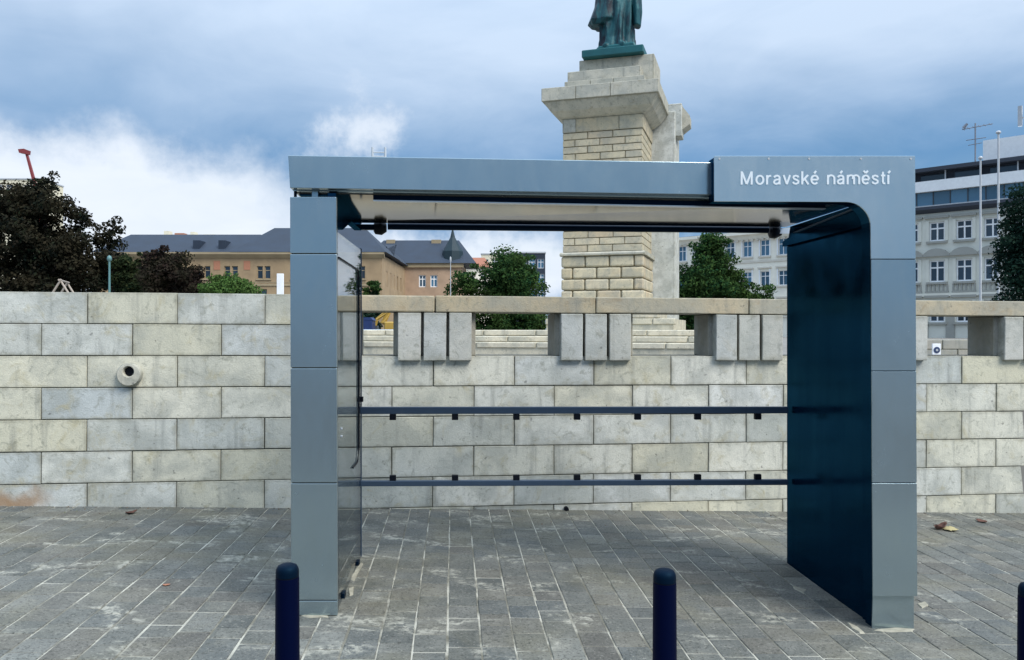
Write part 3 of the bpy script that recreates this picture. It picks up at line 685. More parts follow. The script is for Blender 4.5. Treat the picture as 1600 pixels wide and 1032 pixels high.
# street front on the right: both houses stand on one line running away to the left
RX, RY, RPH = at(1190, 0, 80).x, 80.0, math.atan2(-.684, .7295)
RP = Plane(RX, RY, RPH)
def rz_(px, py): return RP.uz(px, py)[1]
wh = thing('town_house', 'cream four storey town house with white window surrounds behind green tree', 'building', (RX, RY, .8), RPH)
def L(z): return z - .8
ua, ub = RP.u(1036), RP.u(1325)
sp_ = RP.u(1195) - RP.u(1167.5)
holes = []; zu0, zu1 = rz_(1167, 402), rz_(1167, 377); zl0, zl1 = rz_(1195, 447), rz_(1195, 424); dz = zu0 - zl0
cents = [RP.u(1167.5) + sp_ * k for k in range(-12, 7)]
cents = [c for c in cents if ua + 1.2 < c < ub - 1.2]
for c in cents:
    for q0, q1 in ((zu0, zu1), (zl0, zl1), (zl0 - dz, zl1 - dz), ):
        if L(q0) > 0: holes.append((c - .48, c + .48, L(q0), L(q1)))
zcor = rz_(1190, 366)
facade(wh, 'plaster_white', ua, ub, 0, L(zcor), holes, .25, 12)
for h in holes:
    wo = window(wh, *h, frame='frame_white', pane='pane_blue', dep=.18)
    MB().box(h[0] - .18, h[1] + .18, -.14, -.003, h[2] - .16, h[2] - .02).build('sill', 'plaster_trim', wo)
    MB().box(h[0] - .22, h[1] + .22, -.18, -.003, h[3] + .28, h[3] + .42).build('lintel', 'plaster_trim', wo)
    for q0, q1 in ((h[0] - .14, h[0] - .004), (h[1] + .004, h[1] + .14)): MB().box(q0, q1, -.05, -.003, h[2], h[3] + .2).build('surround', 'band_white', wo)
MB().prism([(0, L(zcor) - .5), (-.15, L(zcor) - .45), (-.3, L(zcor) - .1), (-.65, L(zcor)), (-.65, L(zcor) + .3), (0, L(zcor) + .35)], 'x', ua - .3, ub).build('cornice', 'plaster_white', wh)
u = ua
dn = MB()
while u < ub - .3: dn.box(u, u + .25, -.28, -.004, L(zcor) - .62, L(zcor) - .46); u += .55
dn.build('dentils', 'plaster_trim', wh)
MB().box(ua, ub, -.08, -.003, L(zl1) + .9, L(zl1) + 1.1).build('string_course', 'plaster_trim', wh)
MB().prism([(-.3, L(zcor) + .36), (5.5, L(zcor) + 1.1), (12.2, L(zcor) + .36)], 'x', ua, ub).build('roof', 'slate', wh)

gr = thing('apartment_house', 'grey stuccoed apartment house topped with a glazed modern storey', 'building', (RX, RY, .8), RPH)
ga, gb = RP.u(1330), RP.u(1760)
c0 = RP.u(1464); gs = RP.u(1506.5) - c0
gz_top = rz_(1493, 325)
u_t, u_b = rz_(1464, 347), rz_(1464, 377); l_t, l_b = rz_(1464, 407), rz_(1464, 441); gd = u_b - l_b
gh = []
gc = [c0 + gs * k for k in range(-6, 10)]; gc = [c for c in gc if ga + 1.2 < c < gb - 1.2]
for c in gc:
    gh.append((c - .62, c + .62, L(u_b), L(u_t))); gh.append((c - .62, c + .62, L(l_b), L(l_t)))
    gh.append((c - .62, c + .62, L(l_b) - gd * .98, L(l_t) - gd))
facade(gr, 'plaster_grey', ga, gb, 0, L(gz_top), gh, .3, 13)
for i, h in enumerate(gh):
    wo = window(gr, *h, frame='frame_white', pane='pane_dark', dep=.2, t=.12)
    MB().box(h[0] - .2, h[1] + .2, -.2, -.003, h[2] - .2, h[2] - .02).build('sill', 'plaster_grey_trim', wo)
    for q0, q1 in ((h[0] - .26, h[0] - .004), (h[1] + .004, h[1] + .26)): MB().box(q0, q1, -.07, -.003, h[2], h[3] + .12).build('surround', 'plaster_grey', wo)
    r_ = i % 3
    if r_ == 1: MB().prism([(h[0] - .42, h[3] + .32), (h[1] + .42, h[3] + .32), (h[1] + .42, h[3] + .5)] + [((h[0] + h[1]) / 2 + .92 * math.cos(a), h[3] + .5 + .5 * math.sin(a)) for a in [math.pi * k / 8 for k in range(1, 8)]] + [(h[0] - .42, h[3] + .5)], 'y', -.3, -.003).build('pediment', 'plaster_grey_trim', wo)
    else: MB().box(h[0] - .35, h[1] + .35, -.24, -.003, h[3] + .3, h[3] + .5).build('lintel', 'plaster_grey_trim', wo)
    if r_ == 1:
        bl = MB().box(h[0] - .3, h[1] + .3, -.16, -.003, h[2] - .95, h[2] - .80)
        for k in range(6): x = h[0] - .2 + k * (h[1] - h[0] + .4) / 5; bl.box(x - .06, x + .06, -.12, -.003, h[2] - .80, h[2] - .2)
        bl.build('balustrade', 'plaster_grey_trim', wo)
for zq, d_, hh, mt in ((L(l_b) - 1.25, .22, .28, 'plaster_grey'), (L(l_b) - 2.0, .12, .2, 'plaster_grey_trim'), (L(l_b) - 2.6, .1, .12, 'plaster_grey_trim')):
    MB().box(ga, gb, -d_, -.003, zq, zq + hh).build('string_course', mt, gr)
rib = L(l_b) - gd - .1
for c in gc: MB().box(c + gs / 2 - .35, c + gs / 2 + .35, -.1, -.003, .0, L(l_b) - 2.7).build('pilaster', 'plaster_grey_trim', gr)
zt = L(gz_top)
MB().prism([(0, zt - .3), (-.25, zt - .25), (-.55, zt), (-.55, zt + .25), (0, zt + .25)], 'x', ga, gb).build('cornice', 'cornice_dark', gr)
z1_, z2_, z3_, z4_, z5_ = (L(rz_(1493, y)) for y in (316, 294, 277, 262, 256))
zt += .26
MB().box(ga, gb, .9, 12.5, zt - .4, z2_).build('glazed_storey_core', 'frame_dark', gr)
nb = int((gb - ga) / 1.35)
for k in range(nb):
    a_ = ga + k * 1.35; MB().box(a_ + .04, a_ + 1.31, .80, .88, z1_ + .02, z2_ - .03).build('glass_panel', 'pane_glass_band', gr)
for k in range(nb + 1): MB().box(ga + k * 1.35 - .035, ga + k * 1.35 + .035, .74, .899, z1_, z2_ - .02).build('mullion', 'frame_dark', gr)
MB().box(ga, gb, .5, .898, zt - .1, z1_).build('parapet', 'pole_grey', gr)
MB().box(ga, gb, .35, 12.5, z2_ + .002, z3_).build('white_band', 'band_white', gr)
MB().box(ga, gb, 1.4, 12.2, z3_ + .002, z4_).build('set_back_wall', 'cornice_dark', gr)
for k in range(0, nb, 2):
    a_ = ga + k * 1.35; MB().box(a_ + .2, a_ + 2.2, 1.34, 1.398, z3_ + .12, z4_ - .1).build('glass_panel', 'pane_dark', gr)
    MB().box(a_ + 2.3, a_ + 2.4, .6, .7, z3_ + .003, z4_).build('rail_post', 'pole_grey', gr)
MB().box(ga, gb, .2, 12.8, z4_ + .002, z5_).build('roof', 'cornice_dark', gr)
pa_ = RP.u(1524); MB().box(pa_, gb, 2.5, 9, z5_ + .002, L(rz_(1545, 226)) + .9).build('penthouse', 'band_white', gr)
# aerials on its roof
au = RP.u(1520); zr = z5_
an = MB().tube([(au, .8, zr - .05), (au, .8, L(rz_(1520, 190)))], .06, 8)
za = L(rz_(1520, 197)); an.tube([(au - 1.0, .8, za), (au + 1.3, .8, za + .1)], .035, 6)
for k in range(6): an.tube([(au - .9 + k * .4, .4, za + .02 * k), (au - .9 + k * .4, 1.2, za + .02 * k)], .025, 5)
za2 = L(rz_(1520, 215)); an.tube([(au - .7, .8, za2), (au + .8, .8, za2)], .035, 6)
an.tube([(au - .55, .8, za2 - .45), (au + .5, .8, za2 - .4)], .03, 6)
an.tube([(au - .9, .8, za + .1), (au - .6, .8, za + .45)], [.16, .10], 6)
an.build('aerial', 'antenna_grey', gr)
au = RP.u(1594); zp = L(rz_(1545, 226)) + .9
an = MB().tube([(au, 3.2, zp - .05), (au, 3.2, zp + 2.3)], .09, 8)
an.box(au - .75, au - .45, 3.0, 3.3, zp + .9, zp + 2.6); an.box(au + .25, au + .55, 3.0, 3.3, zp + .9, zp + 2.5); an.tube([(au - .6, 3.2, zp + 1.6), (au + .4, 3.2, zp + 1.6)], .05, 6)
an.build('phone_mast', 'pole_grey', gr)

# palace on the far side of the square
PD = 120.0
def pp(px, py, D=PD): q = at(px, py, D); return q.x, q.z - .8
pal = thing('palace', 'long ochre palace with dark slate hipped roof and a small spire', 'building', (0, PD, .8), 0)
def pw(px, w=5, y0=436, y1=416): (a, z0), (b, z1) = pp(px - w, y0), pp(px + w, y1); return (a, b, z0, z1)
x0, _ = pp(150, 0); x1, _ = pp(596, 0)
zeave = pp(0, 398)[1]
Lw = [pw(c, 4.6) for p_ in (176, 224, 272, 318, 361, 412, 466, 518, 560) for c in (p_ - 6, p_ + 6)] + [pw(c, 5, 478, 452) for c in (176, 224, 272, 318, 361, 412, 466, 518, 560)]
facade(pal, 'palace_wall', x0, x1, 0, zeave, Lw, .4, 14)
for h in Lw:
    wo = window(pal, *h, frame='palace_trim', pane='pane_dark', dep=.25, bars=(0, 2), t=.1)
    MB().box(h[0] - .15, h[1] + .15, -.15, -.003, h[2] - .2, h[2] - .02).build('sill', 'palace_trim', wo)
for px in (386, 339): a_, z_ = pp(px - 5, 422); b_, z2 = pp(px + 5, 408); MB().box(a_, b_, -.05, -.003, z_, z2).build('wall_panel', 'terracotta', pal)
MB().prism([(0, zeave - .6), (-.2, zeave - .5), (-.7, zeave), (-.7, zeave + .3), (0, zeave + .3)], 'x', x0, x1 + .5).build('cornice', 'palace_trim', pal)
for k in range(11):
    zq = .9 + k * .85
    if zq < pp(0, 412)[1] - .4 and not any(h[2] - .3 < zq < h[3] + .1 for h in Lw): MB().box(x0, x1, -.045, -.003, zq, zq + .12).build('course_band', 'palace_trim', pal)
zq = pp(0, 447)[1]; MB().box(x0, x1, -.12, -.003, zq, zq + .3).build('string_course', 'palace_trim', pal)
# roofs: lower hip on the left, higher block behind the shelter post
def hip(name, xa, xb, y0, y1, z0, z1, inset, mat, parent=pal, dy=None):
    ym = (y0 + y1) / 2; dy = dy if dy is not None else 0
    m_ = MB(); b = [m_.bm.verts.new(q) for q in ((xa, y0, z0), (xb, y0, z0), (xb, y1, z0), (xa, y1, z0))]; t_ = [m_.bm.verts.new(q) for q in ((xa + inset, ym - .4, z1), (xb - inset, ym - .4, z1), (xb - inset, ym + .4, z1), (xa + inset, ym + .4, z1))]
    for k in range(4): m_.bm.faces.new((b[k], b[(k + 1) % 4], t_[(k + 1) % 4], t_[k]))
    m_.bm.faces.new(b[::-1]); m_.bm.faces.new(t_)
    return m_.build(name, mat, parent)
kz = 1.06   # ridge stands behind the front wall
rf = hip('roof', x0 - .5, pp(420, 0)[0], -.7, 13, zeave + .31, pp(0, 369)[1] * kz, 3, 'slate')
rf2 = hip('roof', pp(362, 0)[0], x1 + .8, -.75, 14.5, zeave + .32, pp(0, 358)[1] * kz, 4.5, 'slate')
for px in (305, 345): q = pp(px, 392); MB().box(q[0] - .5, q[0] + .5, .4, 3, q[1], q[1] + 1.6).build('dormer', 'slate_dark', rf)
for px in (604, 0):
    pass
# recessed wing with gothic windows, hipped roof and spire
wg_y = 26.0; PD2 = PD + wg_y
def p2(px, py): q = at(px, py, PD2); return q.x, q.z - .8
wa, wb = p2(590, 0)[0], p2(722, 0)[0]; wz = p2(0, 414)[1]
wg = bpy.data.objects.new('wing', None); link(wg, pal); wg.location = (0, wg_y, 0)
Wh = [(p2(c - 5.5, 0)[0], p2(c + 5.5, 0)[0], p2(0, 449)[1], p2(0, 430)[1]) for c in (660, 678)]
wing_wall = facade(wg, 'palace_wall_pink', wa, wb, 0, wz, Wh, .4, 14, 'wing_wall')
for h in Wh:
    wo = window(wg, *h, frame='frame_white', pane='pane_blue', dep=.25, bars=(1, 2), t=.16)
    wo.name = 'wing_window'
# receding side wall between the two fronts
sd = facade(pal, 'palace_wall', 0, wg_y, 0, zeave - .1, [(u_, u_ + 1.3, pp(0, 446)[1], pp(0, 421)[1]) for u_ in (4, 8, 12, 16, 20)], .3, .8, 'side_wall')
sd.location = (x1 + .06, 0.02, 0); sd.rotation_euler = (0, 0, R(90))
for u_ in (4, 8, 12, 16, 20):
    wo = window(sd, u_, u_ + 1.3, pp(0, 446)[1], pp(0, 421)[1], frame='palace_trim', pane='pane_dark', dep=.25, t=.1)
hip('roof', pp(560, 0)[0], x1 + .7, 8, wg_y + 3, zeave + .30, pp(0, 372)[1] * kz, 3, 'slate')
MB().box(wa, wb + .3, wg_y - .4, wg_y - .003, wz - .5, wz + .25).build('cornice', 'palace_trim', pal)
r3 = hip('roof', p2(560, 0)[0], wb + 2.6, wg_y - .7, wg_y + 14.5, wz + .26, p2(0, 377)[1] * 1.05, 3.6, 'slate')
qx, qz = p2(706, 410); MB().lathe([(2.0, wz + .3), (1.9, wz + 2.6), (1.2, wz + 3.8), (.45, wz + 5.2), (.14, wz + 6.6), (.05, wz + 7.4)], 8, (qx, wg_y + 2)).build('spire', 'spire_green', r3)
for px, w_ in ((603, .8), (677, .9)):
    qx = p2(px, 0)[0]; MB().box(qx - w_, qx + w_, wg_y + 5.5, wg_y + 7.2, p2(0, 384)[1], p2(0, 373)[1] + .4).build('chimney', 'palace_trim', r3)

# roofs and blocks beyond
def house(name, label, px0, px1, ytop, D, mat, roof=None, rh=2.0, dep=10, wins=None, pane='pane_dark'):
    a = at(px0, ytop, D); b = at(px1, ytop, D); H = a.z - .8
    o = thing(name, label, 'building', ((a.x + b.x) / 2, D, .8), 0); hw = (b.x - a.x) / 2
    hs = []
    if wins:
        nx, rows, ww, wh_ = wins
        for i in range(nx):
            for j in range(rows):
                c = -hw + (i + .5) * 2 * hw / nx; z_ = H - 1.2 - wh_ - j * 3.2
                hs.append((c - ww / 2, c + ww / 2, z_, z_ + wh_))
    facade(o, mat, -hw, hw, 0, H, hs, .3, dep)
    for h in hs: window(o, *h, frame='frame_white', pane=pane, dep=.2, t=.1)
    if roof: hip('roof', -hw - .4, hw + .4, -.4, dep + .4, H + .01, H + rh, min(2.5, hw * .6), roof, o)
    else: MB().box(-hw - .15, hw + .15, -.15, dep + .15, H + .004, H + .3).build('roof', 'pole_grey', o)
    return o
house('rooftop_block', 'pale yellow tall block peeping over the dark purple tree', -60, 62, 281, 190, 'cream_wall', None, wins=(9, 2, 1.6, 1.8))
fb = house('rear_block', 'cream block whose rooftop shows above the palace roof', 246, 365, 371, 185, 'cream_wall', None, wins=(6, 2, 1.3, 1.6))
zt_ = at(0, 371, 185).z - .8
for cx_, w_, h_ in ((-7.6, 1.2, 1.4), (-4.6, 2.2, .9), (-1.5, 1.0, 1.2), (2.4, 2.6, .6)): MB().box(cx_ - w_ / 2, cx_ + w_ / 2, 2, 4, zt_ + .305, zt_ + .3 + h_).build('stair_head', 'terracotta' if w_ > 2 and h_ > .7 else 'cream_wall', fb)
house('red_roof_house', 'small white house with red tiled roof beside the spire', 728, 764, 418, 165, 'plaster_white', 'roof_red', 2.4, wins=(2, 1, 1.0, 1.4))
house('pale_block', 'pale rendered block behind the round green tree', 752, 850, 398, 200, 'cream_wall', None, wins=(7, 3, 1.3, 1.6))
house('glass_tower', 'dark glazed block rising just beyond the green tree', 797, 852, 396, 170, 'slate_dark', None, wins=(4, 3, 1.4, 2.0), pane='pane_blue')

# ------------------------------------------------------------------ trees
def tree(name, label, cat, base, spec, n, leaf, mat, trunk_r=.2, group=None, sub=60, seed=1, gap=.0):
    """spec: list of ellipsoids (px, py, rpx, rpy, depth offset, depth radius) at distance D"""
    D = base[1]; g = np.random.default_rng(seed)
    bx = at(base[0], HY, D).x
    o = thing(name, label, cat, (bx, D, .8), 0, group)
    cl = []
    vol = np.array([e[2] * e[3] for e in spec], float); vol /= vol.sum()
    for i, e in enumerate(spec):
        c = at(e[0], e[1], D); rx, rz = e[2] * D / F, e[3] * D / F; dy, ry = e[4], e[5]
        k = max(5, int(sub * vol[i]))
        for _ in range(k):
            d = g.normal(size=3); d /= np.linalg.norm(d); rr = g.uniform(.25, .92)
            s = g.uniform(.22, .42) * min(rx, rz, 2.2)
            cl.append((c.x - bx + d[0] * rr * rx, dy + d[1] * rr * ry, c.z - .8 + d[2] * rr * rz, s * 1.15, s, s * g.uniform(.6, .9)))
    cl = np.array(cl); wgt = cl[:, 3] ** 2; wgt /= wgt.sum()
    idx = g.choice(len(cl), n, p=wgt)
    d = g.normal(size=(n, 3)); d /= np.linalg.norm(d, axis=1)[:, None]
    rr = g.uniform(.15, 1.0, n) ** .45 * g.uniform(.85, 1.18, n)
    P = cl[idx, :3] + d * rr[:, None] * cl[idx, 3:6]
    ok = P[:, 2] > .15; P = P[ok]; d = d[ok]; n = len(P)
    nrm = d * .7 + g.normal(size=(n, 3)) * .6 + np.array([0, 0, .35]); nrm /= np.linalg.norm(nrm, axis=1)[:, None]
    t = np.cross(nrm, g.normal(size=(n, 3))); t /= np.linalg.norm(t, axis=1)[:, None]; b = np.cross(nrm, t)
    s = leaf * g.uniform(.6, 1.35, n)[:, None]
    droop = nrm * s * .25
    V = np.stack([P - t * s, P + b * s * .55 - droop * .3, P + t * s - droop, P - b * s * .55 - droop * .3], 1).reshape(-1, 3)
    me = bpy.data.meshes.new('crown'); me.vertices.add(4 * n); me.vertices.foreach_set('co', V.astype(np.float32).ravel())
    me.loops.add(4 * n); me.loops.foreach_set('vertex_index', np.arange(4 * n, dtype=np.int32)); me.polygons.add(n)
    me.polygons.foreach_set('loop_start', np.arange(0, 4 * n, 4, dtype=np.int32)); me.update(calc_edges=True); me.materials.append(M[mat])
    link(bpy.data.objects.new('crown', me), o)
    tm = MB(); zc = float(np.median(cl[:, 2])); top = float(cl[:, 2].max()) * .85
    tm.tube([(0, 0, -.1), (.03, 0, zc * .3), (-.05, .05, zc * .7), (.05, 0, top)], [trunk_r * 1.25, trunk_r, trunk_r * .75, trunk_r * .2], 9)
    for q in cl[g.choice(len(cl), min(14, len(cl)), replace=False)]:
        z0 = zc * g.uniform(.35, .8); m1 = (q[0] * .45, q[1] * .45, z0 + (q[2] - z0) * .6)
        tm.tube([(0, 0, z0), m1, tuple(q[:3])], [trunk_r * .45, trunk_r * .28, trunk_r * .08], 6)
    tm.build('trunk', 'bark', o, True)
    return o
tree('purple_tree', 'big dark purple-leaved tree towering over the left end of the wall', 'tree', (70, 46), [(70, 405, 125, 78, 0, 3.4), (60, 330, 86, 52, 0, 2.5), (72, 284, 26, 24, 0, .9), (155, 358, 44, 30, 0, 1.2), (5, 330, 60, 45, .5, 2), (150, 430, 52, 44, 0, 2), (-60, 400, 70, 80, 0, 3), (70, 450, 120, 40, 0, 3)], 60000, .105, 'leaf_purple', .3, sub=300, seed=3)
tree('rust_shrub', 'rust-brown leaved small tree before the ochre palace', 'tree', (265, 42), [(265, 434, 54, 46, 0, 1.6), (255, 400, 26, 22, 0, .8), (300, 455, 30, 30, 0, 1)], 15000, .09, 'leaf_rust', .1, sub=90, seed=4)
tree('olive_shrub', 'olive green shrub between purple tree and rust-brown tree', 'shrub', (205, 44), [(205, 440, 32, 44, 0, 1.2), (228, 404, 16, 18, 0, .6)], 9000, .09, 'leaf_olive', .08, sub=60, seed=5)
tree('light_shrub', 'bright green rounded shrub just above the solid wall top', 'shrub', (358, 34), [(358, 462, 50, 36, 0, 1.3), (345, 448, 24, 22, 0, .7)], 14000, .065, 'leaf_green', .07, sub=90, seed=6)
tree('square_tree', 'round green tree between palace spire and stone pedestal', 'tree', (800, 38), [(805, 440, 58, 50, 0, 1.8), (818, 412, 32, 24, 0, 1), (735, 450, 44, 30, 0, 1.3), (760, 430, 30, 24, 0, 1), (800, 505, 90, 42, 0, 1.6), (720, 500, 40, 40, 0, 1.2)], 42000, .075, 'leaf_deep', .16, sub=260, seed=7)
tree('bushy_tree', 'bushy deep green tree in front of the cream town house', 'tree', (1115, 34), [(1112, 438, 60, 46, 0, 1.6), (1112, 392, 34, 32, 0, 1), (1165, 458, 56, 28, 0, 1.3), (1080, 470, 48, 40, 0, 1.3), (1090, 510, 66, 36, 0, 1.3)], 46000, .07, 'leaf_deep', .16, sub=280, seed=8)
tree('street_tree', 'dark loose-leaved tree in front of the grey apartment house', 'tree', (1612, 42), [(1612, 390, 56, 84, 0, 2.0), (1600, 318, 38, 36, 0, 1.3), (1590, 450, 36, 40, 0, 1.2)], 16000, .09, 'leaf_dark', .18, sub=150, seed=9)
tree('low_hedge', 'low dark hedge seen under the coping beside the digger', 'shrub', (570, 50), [(562, 495, 48, 26, 0, 1)], 6000, .11, 'leaf_dark', .06, sub=50, seed=10)
tree('corner_shrub', 'small dark shrub growing by the palace corner behind the glass side', 'shrub', (565, 60), [(552, 440, 12, 46, 0, .7), (580, 456, 16, 20, 0, .7)], 5000, .10, 'leaf_deep', .06, sub=40, seed=12)

# ------------------------------------------------------------------ small things on the square
def pole(name, label, px, ytop, D, mat, r=.06, head=None, cat='pole', group=None):
    b = at(px, ytop, D); o = thing(name, label, cat, (b.x, D, .8), 0, group)
    H = b.z - .8
    MB().lathe([(r * 2.2, 0), (r * 2.2, .12), (r * 1.2, .2), (r, .3), (r * .7, H)], 12).build('shaft', mat, o, True)
    if head == 'ball': MB().lathe([(.02, H - .01), (r * 1.6, H + .05), (r * 1.8, H + .12), (r * 1.2, H + .2), (.01, H + .23)], 12).build('finial', mat, o, True)
    if head == 'lamp':
        MB().tube([(0, 0, H - .1), (0, -.3, H + .15), (0, -.7, H + .18)], .04, 8).build('arm', mat, o); MB().box(-.12, .12, -1.2, -.6, H + .12, H + .24).bevel(.03).build('lamp_head', mat, o)
    return o
pole('flagpole', 'slim pale flagpole, the shorter one before the apartment house', 1532, 250, 50, 'pole_grey', .075, 'ball', 'flagpole')
pole('flagpole', 'slim pale flagpole, the taller one beside the dark street tree', 1560, 210, 50, 'pole_grey', .085, 'ball', 'flagpole')
pole('lamp_post', 'teal painted post standing between purple tree and olive shrub', 171, 409, 30, 'pole_green', .05, 'ball', 'post')
pole('lamp_post', 'thin white post before the round green tree', 704, 410, 33, 'pole_grey', .022, 'ball', 'post')
# white upright board near the shelter's post
b_ = at(438, 428, 26); o = thing('information_board', 'narrow white upright board before the ochre palace', 'sign', (b_.x, 26, .8), 0)
MB().box(-.11, .11, -.03, .03, .8, b_.z - .8).bevel(.008).build('panel', 'sign_white', o)
for q0 in (-.10, .06): MB().box(q0, q0 + .04, -.02, .02, -.03, .799).build('leg', 'pole_grey', o)
# timber A-frames
b_ = at(90, 437, 28); H = b_.z - .8
o = thing('timber_frame', 'grey timber A-frames of a swing under the purple tree', 'frame', (b_.x, 28, .8), 0)
for cx_, y_ in ((.1, 0), (-.55, 1.6)):
    for s_ in (-1, 1): MB().tube([(cx_ + s_ * 1.6, y_, -.05), (cx_ - s_ * .04, y_ + s_ * .03, H)], .035, 8).build('leg', 'timber', o)
MB().tube([(.1, -.1, H - .02), (-.55, 1.7, H - .02)], .035, 8).build('crossbar', 'timber', o)
# crane behind the tree
D = 150; a_ = at(58, 300, D); b_ = at(41, 238, D)
o = thing('crane', 'red crane jib rising behind the purple tree', 'crane', (a_.x, D, .8), 0); H0 = a_.z - .8; H1 = b_.z - .8; dx = b_.x - a_.x
MB().box(-3, 3, -1.4, 1.4, .9, 2.2).build('carrier', 'crane_red', o)
for x in (-2.2, 0, 2.2):
    for y in (-1.3, 1.3): MB().tube([(x, y - .2, .55), (x, y + .2, .55)], .55, 14).build('wheel', 'tyre', o)
MB().tube([(3.5, 0, 2.2), (0, 0, H0)], [.6, .42], 4).build('boom', 'crane_red', o)
jb = MB().tube([(0, 0, H0), (dx, 0, H1)], [.36, .26], 4); jb.build('jib', 'crane_red', o)
MB().prism([(dx + .5, H1 - .5), (dx - 1.1, H1 - .2), (dx - 1.3, H1 + .45), (dx - .2, H1 + .55), (dx + .6, H1 + .25)], 'y', -.45, .45).build('jib_head', 'crane_red', o)
# digger, container and van roof by the works
D = 46; c_ = at(628, 520, D)
o = thing('digger', 'yellow digger with raised arm seen through the balustrade opening', 'excavator', (c_.x, D, .8), 0)
for y in (-.75, .75): MB().prism([(-1.3, .12), (-1.1, 0), (1.1, 0), (1.3, .12), (1.3, .45), (1.1, .6), (-1.1, .6), (-1.3, .45)], 'y', y - .2, y + .2).build('track', 'tyre', o)
MB().box(-.9, 1.2, -.85, .85, .62, 1.2).bevel(.06).build('body', 'yellow_paint', o)
MB().prism([(.1, 1.202), (1.0, 1.202), (1.0, 2.0), (.3, 2.0)], 'y', -.6, .2).bevel(.04).build('cab', 'frame_dark', o)
MB().tube([(-.7, .4, .9), (-1.15, .4, 1.15), (-.7, .4, 1.95)], [.20, .18, .13], 6).build('boom', 'yellow_paint', o)
MB().tube([(-.7, .4, 1.95), (-1.5, .4, 1.35), (-1.6, .4, .95)], [.13, .11, .08], 6).build('arm', 'yellow_paint', o)
MB().prism([(-1.75, .98), (-1.45, .98), (-1.4, .68), (-1.7, .6)], 'y', .1, .7).build('bucket', 'frame_dark', o)
c_ = at(570, 520, 44)
o = thing('site_cabin', 'dark blue site toilet cabin seen left of the yellow digger', 'cabin', (c_.x, 44, .8), 0)
MB().box(-.5, .5, -.5, .5, 0, 1.25).bevel(.03).build('body', 'blue_paint', o); MB().prism([(-.55, 1.252), (.55, 1.252), (.4, 1.42), (-.4, 1.42)], 'y', -.5, .5).build('roof', 'blue_paint', o); MB().box(-.35, .35, -.53, -.503, .05, 1.15).build('door', 'blue_paint', o)
a_ = at(560, 521, 40); b_ = at(640, 517, 40)
o = thing('site_barrier', 'pale blue long barrier board below the yellow digger', 'barrier', ((a_.x + b_.x) / 2, 40, .8), 0); hw = (b_.x - a_.x) / 2
MB().box(-hw, hw, -.03, .03, a_.z - .8 - .05, b_.z - .8 + .06).bevel(.008).build('board', 'pale_blue', o)
for s_ in (-.8, 0, .8): MB().box(s_ * hw - .03, s_ * hw + .03, .031, .07, -.02, b_.z - .8).build('post', 'pole_grey', o)
# low wall and round sign seen through the right-hand opening
LPx = at(1440, 540, 16); RPx = at(1530, 540, 16)
o = thing('low_wall', 'low grey block wall seen through the right-hand balustrade opening', 'wall', ((LPx.x + RPx.x) / 2, 16, .8), 0); hw = (RPx.x - LPx.x) / 2 + .6
zt = at(0, 531, 16).z - .8; k = 0
for zc_ in np.arange(0, zt - .05, zt / 3):
    u = -hw + (0.0 if k % 2 else -.3)
    while u < hw: MB().box(max(u, -hw) + .006, min(u + .62, hw) - .006, -.15, .15, zc_ + .006, zc_ + zt / 3 - .002).bevel(.01).build('block', 'pier_granite', o); u += .62
    k += 1
MB().box(-hw + .02, hw - .02, -.12, .12, 0, zt - .02).build('wall_core', 'joint_mortar', o)
g_ = at(1463, 546, 14.5)
o = thing('round_sign', 'white board bearing a dark blue ring before the low grey wall', 'sign', (g_.x, 14.5, .8), 0); cz = g_.z - .8
MB().box(-.075, .075, -.015, .015, cz - .10, cz + .10).bevel(.004).build('board', 'sign_white', o)
MB().tube([(0, -.016, cz - .015), (0, -.022, cz - .015)], .058, 20).build('ring', 'dial_blue', o)
MB().tube([(0, -.0225, cz - .015), (0, -.026, cz - .015)], .022, 16).build('ring_centre', 'pole_grey', o)
MB().box(-.02, .02, .016, .04, -.02, cz + .05).build('post', 'pole_grey', o)

# ------------------------------------------------------------------ fallen leaves
def leaf(px, py, s, mat, lab, rz, curl=.25):
    a = (px - CX) / F; D = (CH + GS * -1.24 * -1) / 1
    t = (CH - GS * 1.24) / ((py - HY) / F + GS * a)   # ray meets the sloping pavement
    x, y = a * t, t
    o = MB(); n = 7; L_ = []; Rr = []
    for i in range(n):
        k = i / (n - 1); wd = s * .42 * math.sin(math.pi * min(1, k * .93 + .05)) ** .8 * (1.15 if i % 2 else .85)
        z_ = .006 + s * curl * (k - .4) ** 2 * 1.6
        L_.append(o.bm.verts.new(((k - .5) * s, wd, z_ + s * curl * .35))); Rr.append((o.bm.verts.new(((k - .5) * s, 0, z_)), o.bm.verts.new(((k - .5) * s, -wd, z_ + s * curl * .45))))
    for i in range(n - 1):
        o.bm.faces.new((L_[i], L_[i + 1], Rr[i + 1][0], Rr[i][0])); o.bm.faces.new((Rr[i][0], Rr[i + 1][0], Rr[i + 1][1], Rr[i][1]))
    bl = o.build('fallen_leaf', mat, None, True); bl.location = (x, y, gz(x) - .003); bl.rotation_euler = (0, R(2), rz)
    md = bl.modifiers.new('thickness', 'SOLIDIFY'); md.thickness = .0012
    tag(bl, lab, 'leaf', 'fallen leaves on the pavement')
leaf(1469, 828, .12, 'leaf_brown', 'curled red-brown fallen leaf on paving right of the shelter', .3, .6)
leaf(1484, 829, .15, 'leaf_yellow', 'flat yellowish fallen leaf touching a red-brown curled one', 1.2, .15)
leaf(1534, 816, .10, 'leaf_brown', 'small brown fallen leaf close to the wall right of the shelter', 2.0, .2)
leaf(260, 915, .045, 'terracotta', 'tiny orange fallen leaf on paving left of the shelter', .2, .1)
leaf(205, 803, .09, 'leaf_brown', 'brown fallen leaf against the wall below the drain spout', .8, .3)

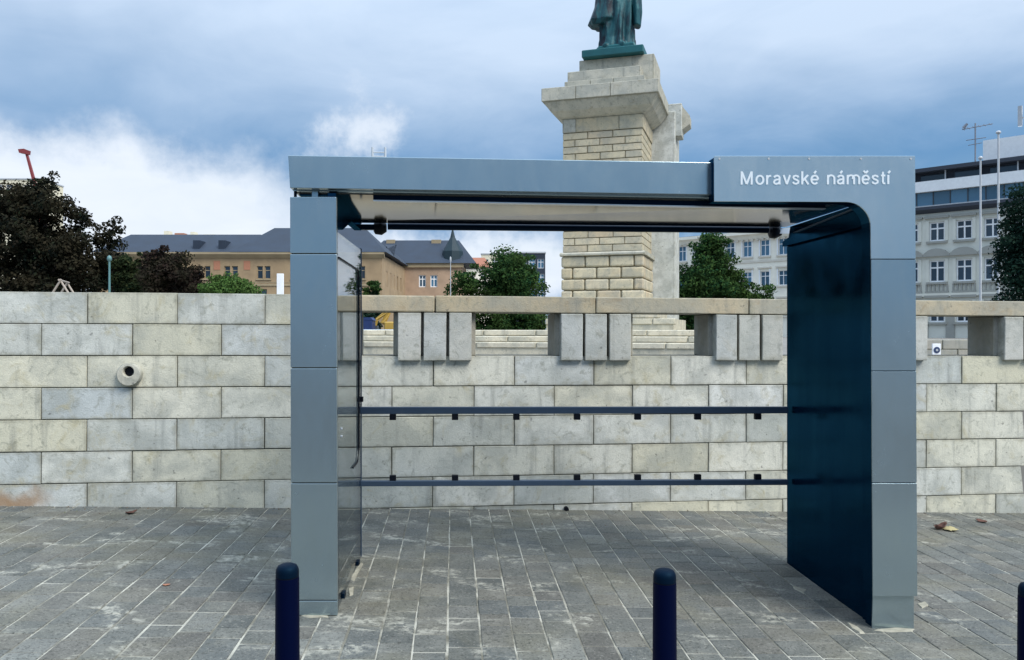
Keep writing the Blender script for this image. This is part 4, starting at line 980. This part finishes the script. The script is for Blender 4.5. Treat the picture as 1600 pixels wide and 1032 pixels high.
lt = MB()
for k in range(260):
    px = random.uniform(-150, 1750); uu = WP.u(px); vv_ = -abs(random.gauss(0, .05)) - .008 if k % 3 else -random.uniform(.05, .8) ** 1.5
    x = WP.c * uu - WP.s * vv_; y = 7.27 + WP.s * uu + WP.c * vv_; z_ = gz(x) + .001; r_ = random.uniform(.003, .011)
    n_ = 5; a0 = random.uniform(0, 6)
    ring = [lt.bm.verts.new((x + r_ * random.uniform(.6, 1.6) * math.cos(a0 + i * 2 * math.pi / n_), y + r_ * random.uniform(.6, 1.6) * math.sin(a0 + i * 2 * math.pi / n_), z_ - .004)) for i in range(n_)]
    tp = lt.bm.verts.new((x, y, z_ + r_ * random.uniform(.4, 1)))
    for i in range(n_): lt.bm.faces.new((ring[i], ring[(i + 1) % n_], tp))
lo_ = lt.build('grit', 'grit'); tag(lo_, 'loose grit and crumbled leaf bits along the foot of the wall', 'grit', kind='stuff')

def ground_at(px, py):
    a = (px - CX) / F; t = (CH - GS * 1.24) / ((py - HY) / F + GS * a); return a * t, t
for pts, hh in (([(468, 962), (482, 966), (500, 965), (516, 967), (515, 962), (490, 960)], .006), ([(547, 905), (556, 890), (565, 878), (568, 881), (560, 896), (553, 910)], .007), ([(544, 920), (553, 917), (552, 930), (546, 932)], .008),
                ([(1364, 985), (1392, 988), (1426, 987), (1432, 983), (1400, 981)], .006), ([(1432, 945), (1446, 940), (1452, 946), (1440, 952)], .007), ([(1322, 972), (1340, 980), (1352, 990), (1344, 990), (1330, 982)], .006), ([(1238, 915), (1262, 922), (1256, 928), (1240, 921)], .006)):
    mp = MB(); q = [ground_at(*p_) for p_ in pts]; cx_ = sum(p_[0] for p_ in q) / len(q); cy_ = sum(p_[1] for p_ in q) / len(q)
    lo_r = [mp.bm.verts.new((x, y, gz(x) - .003)) for x, y in q]; hi_r = [mp.bm.verts.new((cx_ + (x - cx_) * .8, cy_ + (y - cy_) * .8, gz(x) + hh * random.uniform(.5, 1))) for x, y in q]
    for i in range(len(q)): mp.bm.faces.new((lo_r[i], lo_r[(i + 1) % len(q)], hi_r[(i + 1) % len(q)], hi_r[i]))
    mp.bm.faces.new(hi_r)
    o = mp.build('mortar_patch', 'paving_mortar', pv); o.matrix_parent_inverse = PV.inverted()
